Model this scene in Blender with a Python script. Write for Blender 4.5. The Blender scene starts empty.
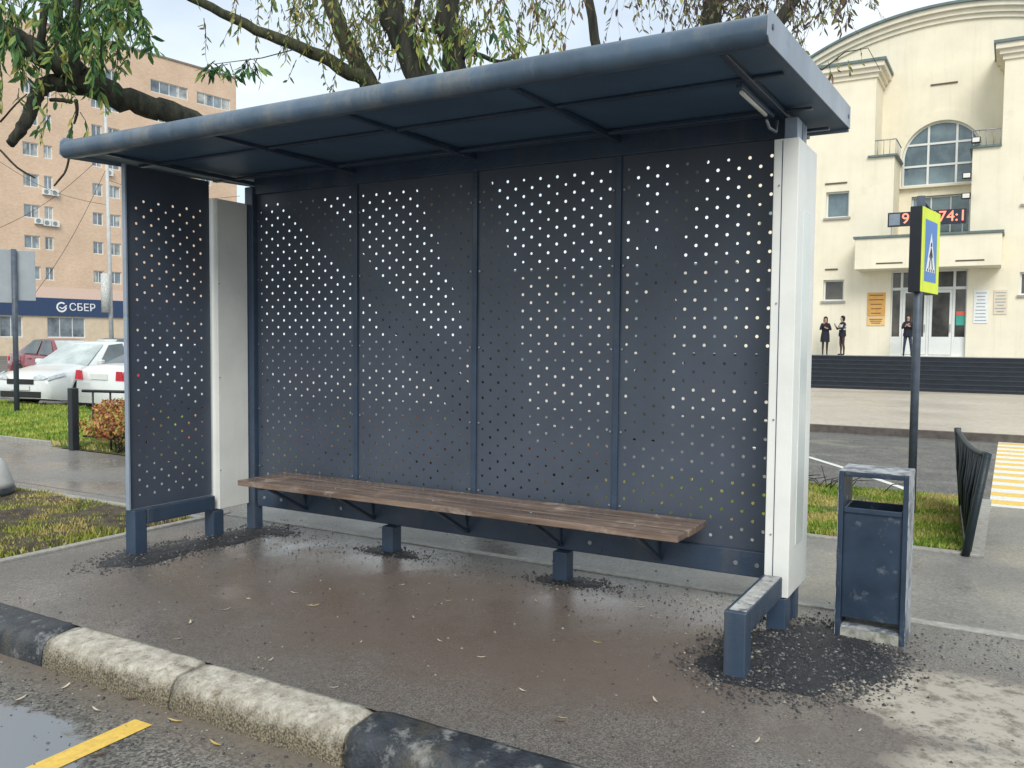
import bpy, bmesh, math, random
import numpy as np
from mathutils import Vector, Matrix
random.seed(7); rng = np.random.default_rng(7)
S = bpy.context.scene; C = S.collection; R = math.radians
# ------------------------------------------------------------------ camera
CX, CY, CZ, YAW, PIT, ROL, FPX = 5.1073, -4.8122, 1.5, -0.52593, -0.05103, 0.008665, 860.6
fw = Vector((math.sin(YAW)*math.cos(PIT), math.cos(YAW)*math.cos(PIT), math.sin(PIT)))
r0 = Vector((math.cos(YAW), -math.sin(YAW), 0)); u0 = r0.cross(fw)
rt = r0*math.cos(ROL)+u0*math.sin(ROL); up = rt.cross(fw)
cam = bpy.data.cameras.new('camera'); co = bpy.data.objects.new('camera', cam); C.objects.link(co)
M = Matrix((rt, up, -fw)).transposed().to_4x4(); M.translation = (CX, CY, CZ); co.matrix_world = M
cam.sensor_fit = 'HORIZONTAL'; cam.sensor_width = 36; cam.lens = FPX/1024*36
cam.clip_start = .05; cam.clip_end = 3000; S.camera = co
# ------------------------------------------------------------------ world, sun, exposure
SUN_EL, SUN_AZ = R(46), R(-150)      # azimuth measured from +y clockwise: light comes from behind the camera, right
S.view_settings.view_transform = 'Standard'; S.view_settings.look = 'None'
S.view_settings.gamma = 1; S.view_settings.use_curve_mapping = False; S.view_settings.exposure = 0.64
w = bpy.data.worlds.new("World"); S.world = w; w.use_nodes = True
nt = w.node_tree; N = nt.nodes; L = nt.links; N.clear()
out = N.new('ShaderNodeOutputWorld'); bg = N.new('ShaderNodeBackground'); L.new(bg.outputs[0], out.inputs[0])
sky = N.new('ShaderNodeTexSky'); sky.sky_type = 'NISHITA'; sky.sun_disc = False
SD = Vector((.45, -.75, .75)).normalized()      # direction towards the (veiled) sun
sky.sun_elevation = math.asin(SD.z); sky.sun_rotation = math.atan2(SD.x, SD.y)
mx = N.new('ShaderNodeMixRGB'); tc = N.new('ShaderNodeTexCoord'); mp = N.new('ShaderNodeMapping')
mp.inputs['Scale'].default_value = (1, 1, 2.2)
nz = N.new('ShaderNodeTexNoise'); nz.inputs['Scale'].default_value = 2.3; nz.inputs['Detail'].default_value = 7
cr = N.new('ShaderNodeValToRGB'); cr.color_ramp.elements[0].position = .36; cr.color_ramp.elements[0].color = (.5,.5,.5,1)
cr.color_ramp.elements[1].position = .6; cr.color_ramp.elements[1].color = (.97,.97,.97,1)
L.new(tc.outputs['Generated'], mp.inputs[0]); L.new(mp.outputs[0], nz.inputs['Vector']); L.new(nz.outputs[0], cr.inputs[0])
L.new(cr.outputs[0], mx.inputs[0]); L.new(sky.outputs[0], mx.inputs[1]); mx.inputs[2].default_value = (6.5, 7.05, 7.25, 1)
L.new(mx.outputs[0], bg.inputs[0]); bg.inputs[1].default_value = .104
sl = bpy.data.lights.new('sun', 'SUN'); sl.energy = 1.5; sl.angle = R(28); sl.color = (1, .965, .9)
so = bpy.data.objects.new('sun', sl); C.objects.link(so); so.rotation_euler = SD.to_track_quat('Z', 'Y').to_euler()
S.cycles.max_bounces = 8

# ------------------------------------------------------------------ helpers
def ray(x, y): return fw+rt*((x-512)/FPX)-up*((y-384)/FPX)
CP = Vector((CX, CY, CZ))
def atZ(x, y, Z): return CP+ray(x, y)*Z              # point at depth Z along the view
def gnd(x, y, z=0):
    d = ray(x, y); return CP+d*((z-CZ)/d.z)
def atY(x, y, Y):
    d = ray(x, y); return CP+d*((Y-CY)/d.y)
def tag(o, label=None, cat=None, group=None, kind=None):
    if label: o['label'] = label
    if cat: o['category'] = cat
    if group: o['group'] = group
    if kind: o['kind'] = kind
    return o
def empty(name, loc=(0,0,0), rz=0):
    o = bpy.data.objects.new(name, None); C.objects.link(o); o.location = loc; o.rotation_euler = (0,0,rz)
    o.empty_display_size = .2; return o
MATS = {}
def mat(name, col, rough=.6, var=.12, scale=6, bump=0, bscale=40, metal=0, spec=.5, col2=None, pos=(.35,.65), stretch=(1,1,1), emis=None, trans=0, rvar=0, coat=0, alpha=1, dirt=None):
    if name in MATS: return MATS[name]
    m = bpy.data.materials.new(name); m.use_nodes = True; MATS[name] = m
    t = m.node_tree; n = t.nodes; l = t.links; b = n['Principled BSDF']
    b.inputs['Roughness'].default_value = rough; b.inputs['Metallic'].default_value = metal
    b.inputs['Specular IOR Level'].default_value = spec
    if coat: b.inputs['Coat Weight'].default_value = coat; b.inputs['Coat Roughness'].default_value = .08
    if trans: b.inputs['Transmission Weight'].default_value = trans
    tcn = n.new('ShaderNodeTexCoord'); mpn = n.new('ShaderNodeMapping'); mpn.inputs['Scale'].default_value = stretch
    l.new(tcn.outputs['Object'], mpn.inputs[0])
    no = n.new('ShaderNodeTexNoise'); no.inputs['Scale'].default_value = scale; no.inputs['Detail'].default_value = 8; no.inputs['Roughness'].default_value = .62
    l.new(mpn.outputs[0], no.inputs['Vector'])
    ra = n.new('ShaderNodeValToRGB'); ra.color_ramp.elements[0].position = pos[0]; ra.color_ramp.elements[1].position = pos[1]
    c1 = tuple(c*(1-var) for c in col); c2 = col2 if col2 else tuple(min(1, c*(1+var)) for c in col)
    ra.color_ramp.elements[0].color = (*c1, 1); ra.color_ramp.elements[1].color = (*c2, 1)
    l.new(no.outputs[0], ra.inputs[0]); src = ra.outputs[0]
    if dirt:        # (colour, scale, threshold, amount): blotches of grime
        dc, ds, dt, da = dirt
        n2 = n.new('ShaderNodeTexNoise'); n2.inputs['Scale'].default_value = ds; n2.inputs['Detail'].default_value = 9; n2.inputs['Roughness'].default_value = .7
        l.new(tcn.outputs['Object'], n2.inputs['Vector'])
        r2 = n.new('ShaderNodeMapRange'); r2.inputs[1].default_value = dt; r2.inputs[2].default_value = dt+.12; r2.inputs[4].default_value = da
        l.new(n2.outputs[0], r2.inputs[0]); mi = n.new('ShaderNodeMixRGB'); l.new(r2.outputs[0], mi.inputs[0]); l.new(src, mi.inputs[1]); mi.inputs[2].default_value = (*dc, 1); src = mi.outputs[0]
    l.new(src, b.inputs['Base Color'])
    if emis: l.new(src, b.inputs['Emission Color']); b.inputs['Emission Strength'].default_value = emis
    if rvar:
        mr = n.new('ShaderNodeMapRange'); mr.inputs[1].default_value = .35; mr.inputs[2].default_value = .65; mr.inputs[3].default_value = max(.03, rough-rvar); mr.inputs[4].default_value = min(1, rough+rvar)
        n3 = n.new('ShaderNodeTexNoise'); n3.inputs['Scale'].default_value = scale*.6; n3.inputs['Detail'].default_value = 5; l.new(tcn.outputs['Object'], n3.inputs['Vector'])
        l.new(n3.outputs[0], mr.inputs[0]); l.new(mr.outputs[0], b.inputs['Roughness'])
    if bump:
        nb = n.new('ShaderNodeTexNoise'); nb.inputs['Scale'].default_value = bscale; nb.inputs['Detail'].default_value = 6; l.new(mpn.outputs[0], nb.inputs['Vector'])
        bu = n.new('ShaderNodeBump'); bu.inputs['Strength'].default_value = bump; bu.inputs['Distance'].default_value = .01
        l.new(nb.outputs[0], bu.inputs['Height']); l.new(bu.outputs[0], b.inputs['Normal'])
    return m
def streaks(m, col, amt):
    t = m.node_tree; n = t.nodes; l = t.links; b_ = n['Principled BSDF']; src = b_.inputs['Base Color'].links[0].from_socket
    tcn = n.new('ShaderNodeTexCoord'); mpn = n.new('ShaderNodeMapping'); mpn.inputs['Scale'].default_value = (2.2,2.2,.12); l.new(tcn.outputs['Object'], mpn.inputs[0])
    no = n.new('ShaderNodeTexNoise'); no.inputs['Scale'].default_value = 1.6; no.inputs['Detail'].default_value = 8; no.inputs['Roughness'].default_value = .7; l.new(mpn.outputs[0], no.inputs['Vector'])
    r = n.new('ShaderNodeMapRange'); l.new(no.outputs[0], r.inputs[0]); r.inputs[1].default_value = .52; r.inputs[2].default_value = .72; r.inputs[4].default_value = amt
    mi = n.new('ShaderNodeMixRGB'); l.new(r.outputs[0], mi.inputs[0]); l.new(src, mi.inputs[1]); mi.inputs[2].default_value = (*col, 1); l.new(mi.outputs[0], b_.inputs['Base Color'])
class MB:
    def __init__(s): s.v = []; s.f = []; s.m = []; s.sm = []
    def quad(s, *P, m=0, sm=False):
        i = len(s.v); s.v += [tuple(p) for p in P]; s.f.append(tuple(range(i, i+len(P)))); s.m.append(m); s.sm.append(sm)
    def box(s, a, b, m=0):
        x0, y0, z0 = a; x1, y1, z1 = b; i = len(s.v)
        s.v += [(x0,y0,z0),(x1,y0,z0),(x1,y1,z0),(x0,y1,z0),(x0,y0,z1),(x1,y0,z1),(x1,y1,z1),(x0,y1,z1)]
        for f in ((0,3,2,1),(4,5,6,7),(0,1,5,4),(1,2,6,5),(2,3,7,6),(3,0,4,7)): s.f.append(tuple(i+k for k in f)); s.m.append(m); s.sm.append(False)
        return s
    def bar(s, a, b, wd, ht, m=0, upv=(0,0,1)):
        a = Vector(a); b = Vector(b); d = (b-a).normalized(); upv = Vector(upv)
        if abs(d.dot(upv)) > .98: upv = Vector((0,1,0))
        sx = d.cross(upv).normalized()*wd/2; sy = sx.cross(d).normalized()*ht/2; i = len(s.v)
        for p in (a, b): s.v += [tuple(p-sx-sy), tuple(p+sx-sy), tuple(p+sx+sy), tuple(p-sx+sy)]
        for f in ((0,1,2,3),(7,6,5,4),(0,4,5,1),(1,5,6,2),(2,6,7,3),(3,7,4,0)): s.f.append(tuple(i+k for k in f)); s.m.append(m); s.sm.append(False)
        return s
    def tube(s, pts, rad, n=8, m=0, cap=True, jit=0):
        pts = [Vector(p) for p in pts]; k = len(pts); rad = rad if hasattr(rad, '__len__') else [rad]*k; i0 = len(s.v)
        prev = None
        for j, p in enumerate(pts):
            d = (pts[min(j+1, k-1)]-pts[max(j-1, 0)]).normalized()
            if prev is None: a = d.orthogonal().normalized()
            else: a = (prev-d*prev.dot(d)).normalized()
            prev = a; b = d.cross(a)
            for q in range(n):
                t = 2*math.pi*q/n; rr = rad[j]*(1+(random.uniform(-jit, jit) if jit else 0)); s.v.append(tuple(p+(a*math.cos(t)+b*math.sin(t))*rr))
        for j in range(k-1):
            for q in range(n):
                A = i0+j*n+q; B = i0+j*n+(q+1)%n; s.f.append((A, B, B+n, A+n)); s.m.append(m); s.sm.append(n > 5)
        if cap:
            s.f.append(tuple(i0+q for q in reversed(range(n)))); s.m.append(m); s.sm.append(False)
            s.f.append(tuple(i0+(k-1)*n+q for q in range(n))); s.m.append(m); s.sm.append(False)
        return s
    def disc(s, c, ax, r, h, n=16, m=0):
        c = Vector(c); ax = Vector(ax).normalized(); return s.tube([c-ax*h/2, c+ax*h/2], r, n, m)
    def prism(s, pts, a, b, axis='y', m=0):      # pts 2D outline extruded along an axis from a to b
        def P(p, t):
            return (p[0], t, p[1]) if axis == 'y' else ((t, p[0], p[1]) if axis == 'x' else (p[0], p[1], t))
        n = len(pts); i = len(s.v); s.v += [P(p, a) for p in pts]+[P(p, b) for p in pts]
        s.f.append(tuple(range(i, i+n))); s.f.append(tuple(reversed(range(i+n, i+2*n)))); s.m += [m, m]; s.sm += [False, False]
        for q in range(n): s.f.append((i+q, i+n+q, i+n+(q+1)%n, i+(q+1)%n)); s.m.append(m); s.sm.append(False)
        return s
    def build(s, name, mats, parent=None, bevel=0, seg=2, fix=True):
        me = bpy.data.meshes.new(name); me.from_pydata(s.v, [], s.f)
        mats = mats if isinstance(mats, (list, tuple)) else [mats]
        for q in mats: me.materials.append(q)
        me.polygons.foreach_set('material_index', s.m); me.polygons.foreach_set('use_smooth', s.sm); me.update()
        if fix:
            bm = bmesh.new(); bm.from_mesh(me); bmesh.ops.recalc_face_normals(bm, faces=bm.faces); bm.to_mesh(me); bm.free()
        o = bpy.data.objects.new(name, me); C.objects.link(o)
        if parent: o.parent = parent
        if bevel:
            b = o.modifiers.new('bevel', 'BEVEL'); b.width = bevel; b.segments = seg; b.limit_method = 'ANGLE'
        return o
def child(o, p): o.parent = p; return o
def copytree(o, parent=None):
    c = o.copy(); C.objects.link(c); c.parent = parent
    for ch in list(o.children): copytree(ch, c)
    return c
def text(name, body, size, loc, rot, m, parent, ext=.004, align='CENTER', font=None):
    cu = bpy.data.curves.new(name, 'FONT'); cu.body = body; cu.size = size; cu.extrude = ext; cu.align_x = align; cu.align_y = 'CENTER'
    t = bpy.data.objects.new(name+'_curve', cu); C.objects.link(t); bpy.context.view_layer.update()
    me = bpy.data.meshes.new_from_object(t.evaluated_get(bpy.context.evaluated_depsgraph_get())); bpy.data.objects.remove(t)
    me.materials.clear(); me.materials.append(m)
    o = bpy.data.objects.new(name, me); C.objects.link(o); o.parent = parent; o.location = loc; o.rotation_euler = rot
    return o

# ------------------------------------------------------------------ materials
navy = mat('navy_paint', (.036,.06,.1), .38, .18, 3, bump=.15, bscale=60, rvar=.12, dirt=((.1,.11,.12), 2.2, .56, .35))
panelm = mat('panel_paint', (.062,.078,.108), .42, .14, 1.6, bump=.06, bscale=25, rvar=.1, dirt=((.085,.09,.1), 1.1, .5, .3))
tubem = mat('roof_edge_paint', (.07,.11,.16), .33, .3, 2.5, rvar=.12, dirt=((.2,.195,.17), 2.6, .52, .5))
fascm = mat('fascia_grey', (.25,.30,.37), .4, .12, 3, rvar=.1, dirt=((.08,.08,.09), 5, .6, .5))
greyp = mat('light_grey_panel', (.76,.77,.73), .45, .07, 2, dirt=((.55,.54,.48), 3, .6, .4), bump=.03)
woodm = mat('bench_wood', (.15,.10,.075), .32, .35, 5, stretch=(.35, 6, 3), bump=.25, bscale=20, col2=(.27,.195,.15), rvar=.16, dirt=((.5,.43,.36), 3, .55, .6))
steel = mat('galvanised_steel', (.32,.34,.36), .45, .15, 12, metal=.6)
polem = mat('pole_blue_grey', (.075,.095,.125), .5, .25, 8, bump=.1)
white_l = mat('lamp_white', (.75,.74,.68), .4, .03)
binm = mat('bin_blue_paint', (.022,.04,.07), .4, .25, 5, rvar=.12, dirt=((.2,.22,.24), 9, .57, .6))
binf = mat('bin_worn_frame', (.36,.38,.40), .55, .3, 14, bump=.2, dirt=((.05,.07,.1), 9, .47, .85))
concd = mat('gutter_concrete', (.33,.32,.29), .8, .2, 20, bump=.3)

# ground materials ---------------------------------------------------
def ground_mat(name, c1, c2, rough_dry, rough_wet, scale=1.3, grit=220, extra=None, wet=(.42,.58), gritamt=.55):
    m = bpy.data.materials.new(name); m.use_nodes = True; t = m.node_tree; n = t.nodes; l = t.links; b = n['Principled BSDF']
    tcn = n.new('ShaderNodeTexCoord'); O = tcn.outputs['Object']
    def noise(s, d=6, r=.6):
        q = n.new('ShaderNodeTexNoise'); q.inputs['Scale'].default_value = s; q.inputs['Detail'].default_value = d; q.inputs['Roughness'].default_value = r; l.new(O, q.inputs['Vector']); return q.outputs[0]
    def rng_(src, a, bb, c, d):
        q = n.new('ShaderNodeMapRange'); l.new(src, q.inputs[0]); q.inputs[1].default_value = a; q.inputs[2].default_value = bb; q.inputs[3].default_value = c; q.inputs[4].default_value = d; return q.outputs[0]
    def mix(f, a, bb, mode='MIX'):
        q = n.new('ShaderNodeMixRGB'); q.blend_type = mode
        l.new(f, q.inputs[0]) if hasattr(f, 'links') else setattr(q.inputs[0], 'default_value', f)
        for k, v in ((1, a), (2, bb)):
            l.new(v, q.inputs[k]) if hasattr(v, 'links') else setattr(q.inputs[k], 'default_value', (*v, 1))
        return q.outputs[0]
    big = noise(scale, 8, .65); fine = noise(grit, 3, .7); med = noise(scale*14, 6, .7)
    col = mix(rng_(big, .35, .65, 0, 1), c1, c2)
    col = mix(rng_(med, .3, .7, 0, .35), col, tuple(c*.6 for c in c1))
    vo = n.new('ShaderNodeTexVoronoi'); vo.inputs['Scale'].default_value = grit*.5; l.new(O, vo.inputs['Vector'])
    g = n.new('ShaderNodeValToRGB'); g.color_ramp.elements[0].color = (.45,.45,.45,1); g.color_ramp.elements[1].color = (1.9,1.85,1.75,1); g.color_ramp.elements[0].position = .25; g.color_ramp.elements[1].position = .85
    l.new(vo.outputs['Color'], g.inputs[0]); col = mix(gritamt, col, g.outputs[0], 'MULTIPLY')
    w_ = rng_(noise(scale*.8+.07, 5, .55), wet[0], wet[1], 0, 1)
    ro = n.new('ShaderNodeMix'); ro.data_type = 'FLOAT'; l.new(w_, ro.inputs[0]); ro.inputs[2].default_value = rough_dry; ro.inputs[3].default_value = rough_wet
    bs = n.new('ShaderNodeMix'); bs.data_type = 'FLOAT'; l.new(w_, bs.inputs[0]); bs.inputs[2].default_value = .5; bs.inputs[3].default_value = .14
    if extra: col, ro_out, bs_out = extra(n, l, O, noise, rng_, mix, col, ro.outputs[0], bs.outputs[0])
    else: ro_out, bs_out = ro.outputs[0], bs.outputs[0]
    l.new(col, b.inputs['Base Color']); l.new(ro_out, b.inputs['Roughness'])
    bu = n.new('ShaderNodeBump'); bu.inputs['Distance'].default_value = .006; l.new(bs_out, bu.inputs['Strength']); l.new(fine, bu.inputs['Height']); l.new(bu.outputs[0], b.inputs['Normal'])
    return m
def ellipse(n, l, O, cx, cy, rx, ry, edge, nzv, amt):
    """1 inside an ellipse with a ragged outline"""
    sp = n.new('ShaderNodeSeparateXYZ'); l.new(O, sp.inputs[0])
    def mth(op, a, b):
        q = n.new('ShaderNodeMath'); q.operation = op
        for k, v in ((0, a), (1, b)): l.new(v, q.inputs[k]) if hasattr(v, 'links') else setattr(q.inputs[k], 'default_value', v)
        return q.outputs[0]
    X = mth('DIVIDE', mth('SUBTRACT', sp.outputs[0], cx), rx); Y = mth('DIVIDE', mth('SUBTRACT', sp.outputs[1], cy), ry)
    d = mth('POWER', mth('ADD', mth('MULTIPLY', X, X), mth('MULTIPLY', Y, Y)), .5)
    d = mth('ADD', d, mth('MULTIPLY', mth('SUBTRACT', nzv, .5), amt))
    q = n.new('ShaderNodeMapRange'); l.new(d, q.inputs[0]); q.inputs[1].default_value = 1-edge; q.inputs[2].default_value = 1+edge; q.inputs[3].default_value = 1; q.inputs[4].default_value = 0
    return q.outputs[0]
def walk_extra(n, l, O, noise, rng_, mix, col, ro, bs):
    nn = noise(2.2, 9, .72); n2 = noise(9, 7, .75)
    brown = ellipse(n, l, O, 2.6, -1.0, 2.3, .95, .35, nn, 1.0)
    q = n.new('ShaderNodeMath'); q.operation = 'MULTIPLY'; l.new(brown, q.inputs[0]); q.inputs[1].default_value = .75
    col = mix(q.outputs[0], col, (.155,.115,.092))
    sand = ellipse(n, l, O, 5.02, -.85, .5, .38, .1, n2, 2.2)
    sand2 = ellipse(n, l, O, 5.3, -1.5, .5, .3, .12, n2, 1.6)
    mxn = n.new('ShaderNodeMath'); mxn.operation = 'MAXIMUM'; l.new(sand, mxn.inputs[0]); l.new(sand2, mxn.inputs[1])
    sc = n.new('ShaderNodeValToRGB'); sc.color_ramp.elements[0].color = (.2,.17,.135,1); sc.color_ramp.elements[1].color = (.44,.40,.335,1); sc.color_ramp.elements[0].position = .38; sc.color_ramp.elements[1].position = .52
    l.new(n2, sc.inputs[0]); col = mix(mxn.outputs[0], col, sc.outputs[0])
    r = n.new('ShaderNodeMix'); r.data_type = 'FLOAT'; l.new(mxn.outputs[0], r.inputs[0]); l.new(ro, r.inputs[2]); r.inputs[3].default_value = .85
    return col, r.outputs[0], bs
walkm = ground_mat('wet_sidewalk_asphalt', (.14,.133,.125), (.19,.182,.17), .38, .13, 1.1, 330, walk_extra, gritamt=.7)
pathm = ground_mat('wet_path_asphalt', (.17,.165,.155), (.24,.235,.22), .42, .2, .9, 150, gritamt=.35)
roadm = ground_mat('road_asphalt', (.1,.1,.098), (.15,.145,.135), .7, .4, 1.6, 120, wet=(.5,.62), gritamt=.8)
def road_extra(n, l, O, noise, rng_, mix, col, ro, bs):
    nn = noise(5, 8, .7)
    pud = ellipse(n, l, O, 1.5, -2.88, .5, .24, .1, nn, 2.0)
    dirt = rng_(noise(3.3, 8, .7), .42, .6, 0, 1)
    sp = n.new('ShaderNodeSeparateXYZ'); l.new(O, sp.inputs[0])
    near = rng_(sp.outputs[1], -2.62, -2.38, 0, 1)
    a = n.new('ShaderNodeMath'); a.operation = 'MULTIPLY'; l.new(near, a.inputs[0]); a.inputs[1].default_value = .85
    col = mix(a.outputs[0], col, (.17,.14,.11)); 
    col = mix(pud, col, (.2,.21,.22))
    r = n.new('ShaderNodeMix'); r.data_type = 'FLOAT'; l.new(pud, r.inputs[0]); l.new(ro, r.inputs[2]); r.inputs[3].default_value = .06
    b2 = n.new('ShaderNodeMix'); b2.data_type = 'FLOAT'; l.new(pud, b2.inputs[0]); l.new(bs, b2.inputs[2]); b2.inputs[3].default_value = .03
    return col, r.outputs[0], b2.outputs[0]
roadf = ground_mat('front_road_asphalt', (.11,.108,.102), (.2,.19,.175), .6, .33, 2.2, 190, road_extra, gritamt=1.0)
plazam = ground_mat('plaza_tiles', (.44,.39,.32), (.54,.485,.41), .55, .3, .25, 30, gritamt=.15)
soil = mat('soil', (.05,.032,.024), .9, .4, 9, bump=.8, bscale=30, col2=(.1,.08,.045))
turf = mat('turf_soil', (.07,.09,.025), .9, .4, 5, bump=.8, bscale=40, col2=(.14,.15,.04))
paintw = mat('road_paint_white', (.72,.72,.68), .6, .12, 30, dirt=((.25,.25,.24), 40, .58, .8))
painty = mat('road_paint_yellow', (.75,.5,.1), .6, .12, 30, dirt=((.25,.22,.16), 45, .6, .7))

# ------------------------------------------------------------------ ground
def sheet(name, pts, z, m, kind='structure', th=0):
    b = MB()
    b.quad(*[(x, y, z(x, y) if callable(z) else z) for x, y in pts]); o = b.build(name, m, fix=False)
    if o.data.polygons[0].normal.z < 0: o.data.flip_normals()
    return tag(o, kind=kind)
def gz(x, y): return -.08 if y < 12 else (-.08-(y-12)/19.5*.37 if y < 31.5 else -.45)
b = MB(); xs = [-900,-300,-100,-40,-10,0,10,40,100,300,900]; ys = [2.0,12,31.5,60,200,900]
for i in range(len(xs)-1):
    for j in range(len(ys)-1): b.quad(*[(x, y, gz(x, y)) for x, y in ((xs[i],ys[j]),(xs[i+1],ys[j]),(xs[i+1],ys[j+1]),(xs[i],ys[j+1]))])
g = b.build('ground', roadm); tag(g, kind='structure')
sheet('road', [(-900,-900),(900,-900),(900,-2.3),(-900,-2.3)], -.15, roadf)
sheet('sidewalk', [(-.62,-2.137),(60,-2.137),(60,.24),(-.62,.24)], 0, walkm)
sheet('footpath', [(-60,.04),(-.69,.04),(-.69,.3),(-60,.3)], -.002, pathm)
sheet('footpath', [(-60,.24),(60,.24),(60,2.06),(-60,2.06)], 0, pathm)
b = MB(); b.box((4.98,2.06,-.2),(60,4.28,.0)); tag(b.build('pavement', pathm), kind='structure')
# front kerb stones
kprof = [(-2.335,-.3),(-2.345,-.12),(-2.335,-.055),(-2.315,-.02),(-2.28,-.003),(-2.16,0.008),(-2.135,.006),(-2.13,-.3)]
kblack = mat('kerb_old_black_paint', (.03,.036,.045), .5, .4, 14, bump=.6, bscale=70, dirt=((.36,.36,.34), 9, .54, .6)); streaks(kblack, (.14,.12,.08), .6) if 'streaks' in globals() else None
def kerbmat():
    m = mat('kerb_mossy_concrete', (.44,.40,.33), .85, .25, 12, bump=.55, bscale=120, col2=(.58,.545,.47), dirt=((.13,.1,.06), 20, .54, .75)); t = m.node_tree; n = t.nodes; l = t.links; b_ = n['Principled BSDF']
    src = b_.inputs['Base Color'].links[0].from_socket; tcn = n.new('ShaderNodeTexCoord'); sp = n.new('ShaderNodeSeparateXYZ'); l.new(tcn.outputs['Object'], sp.inputs[0])
    no = n.new('ShaderNodeTexNoise'); no.inputs['Scale'].default_value = 22; no.inputs['Detail'].default_value = 9; no.inputs['Roughness'].default_value = .75; l.new(tcn.outputs['Object'], no.inputs['Vector'])
    a = n.new('ShaderNodeMath'); a.operation = 'MULTIPLY_ADD'; l.new(no.outputs[0], a.inputs[0]); a.inputs[1].default_value = .26; l.new(sp.outputs[2], a.inputs[2])
    r = n.new('ShaderNodeMapRange'); l.new(a.outputs[0], r.inputs[0]); r.inputs[1].default_value = .045; r.inputs[2].default_value = .14; r.inputs[3].default_value = .92; r.inputs[4].default_value = 0
    mi = n.new('ShaderNodeMixRGB'); l.new(r.outputs[0], mi.inputs[0]); l.new(src, mi.inputs[1])
    ra = n.new('ShaderNodeValToRGB'); ra.color_ramp.elements[0].color = (.03,.026,.014,1); ra.color_ramp.elements[0].position = .4; ra.color_ramp.elements[1].color = (.3,.25,.16,1); ra.color_ramp.elements[1].position = .68; n4 = n.new('ShaderNodeTexNoise'); n4.inputs['Scale'].default_value = 110; n4.inputs['Detail'].default_value = 8; l.new(tcn.outputs['Object'], n4.inputs['Vector']); l.new(n4.outputs[0], ra.inputs[0])
    l.new(ra.outputs[0], mi.inputs[2]); l.new(mi.outputs[0], b_.inputs['Base Color']); return m
kconc = kerbmat() if True else mat('kerb_mossy_concrete', (.44,.40,.33), .8, .3, 9, bump=.7, bscale=50, col2=(.66,.62,.52), dirt=((.11,.095,.05), 7, .5, .8))
joints = [-12.03+.9999*k for k in range(14)]+[1.93, 2.93]+[2.93+1.0*k for k in range(1, 14)]
joints = sorted(set(round(j, 3) for j in joints))
for i in range(len(joints)-1):
    a, c_ = joints[i]+.006, joints[i+1]-.006; b = MB(); dy = random.uniform(-.006,.006); dz = random.uniform(-.004,.004)
    n = 14; rings = []
    for k in range(n+1):
        x = a+(c_-a)*k/n; e = .012 if k in (0, n) else 0
        rings.append([(x, y+dy+random.uniform(-.003,.003)+(e*.5 if j in (1,2,3) else 0), z+dz-(e if 1 < j < 7 else 0)+(random.uniform(-.0025,.0025) if z > -.2 else 0)) for j, (y, z) in enumerate(kprof)])
    base = len(b.v)
    for rg in rings: b.v += rg
    q = len(kprof)
    for k in range(n):
        for j in range(q-1): b.f.append((base+k*q+j, base+(k+1)*q+j, base+(k+1)*q+j+1, base+k*q+j+1)); b.m.append(0); b.sm.append(True)
    b.f.append(tuple(base+j for j in range(q))); b.f.append(tuple(base+n*q+j for j in reversed(range(q)))); b.m += [0,0]; b.sm += [False]*2
    unp = .9 < a < 2.9 or a < -4 and i % 4 < 2 or a > 5 and i % 4 < 2
    tag(b.build('kerb', kconc if unp else kblack), kind='structure')
b = MB(); b.box((-60,-2.13,-.3),(-.62,-2.11,-.002)); b.box((-60,-2.3,-.3),(-13,-2.11,0)); tag(b.build('kerb', kconc), kind='structure')
b = MB(); b.box((-13,-2.27,-.5),(60,-2.16,-.035)); b.box((-13,-2.16,-.5),(60,-1.9,-.013)); tag(b.build('kerb', mat('joint_filler', (.03,.026,.02), .9, .3, 20)), kind='structure')  # added dark filler below the kerb, blocks sky glints through the joints
# thin concrete strips
b = MB(); b.box((-.60,.215,-.1),(60,.29,.008)); tag(b.build('kerb', concd, bevel=.004), kind='structure')
b = MB(); b.box((-.69,-2.1,-.1),(-.62,.29,.014)); b.box((-60,-.02,-.1),(-.69,.05,.014)); tag(b.build('kerb', concd, bevel=.004), kind='structure')
b = MB(); b.box((-3,2.04,-.1),(4.98,2.11,.014)); b.box((-60,2.36,-.1),(-6.3,2.43,.014)); tag(b.build('kerb', concd, bevel=.004), kind='structure')
# plaza in front of the cream building
b = MB()
YP = [11.25, 12, 31.5, 60]
for j in range(3):
    b.quad((-30,YP[j],gz(0,YP[j])+.12),(90,YP[j],gz(0,YP[j])+.12),(90,YP[j+1],gz(0,YP[j+1])+.12),(-30,YP[j+1],gz(0,YP[j+1])+.12))
o = b.build('pavement', plazam, fix=False); tag(o, kind='structure')
b = MB(); b.box((-30,11.1,-.2),(90,11.249,.043)); tag(b.build('kerb', mat('dark_kerb', (.10,.085,.075), .7, .3, 8)), kind='structure')
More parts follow.
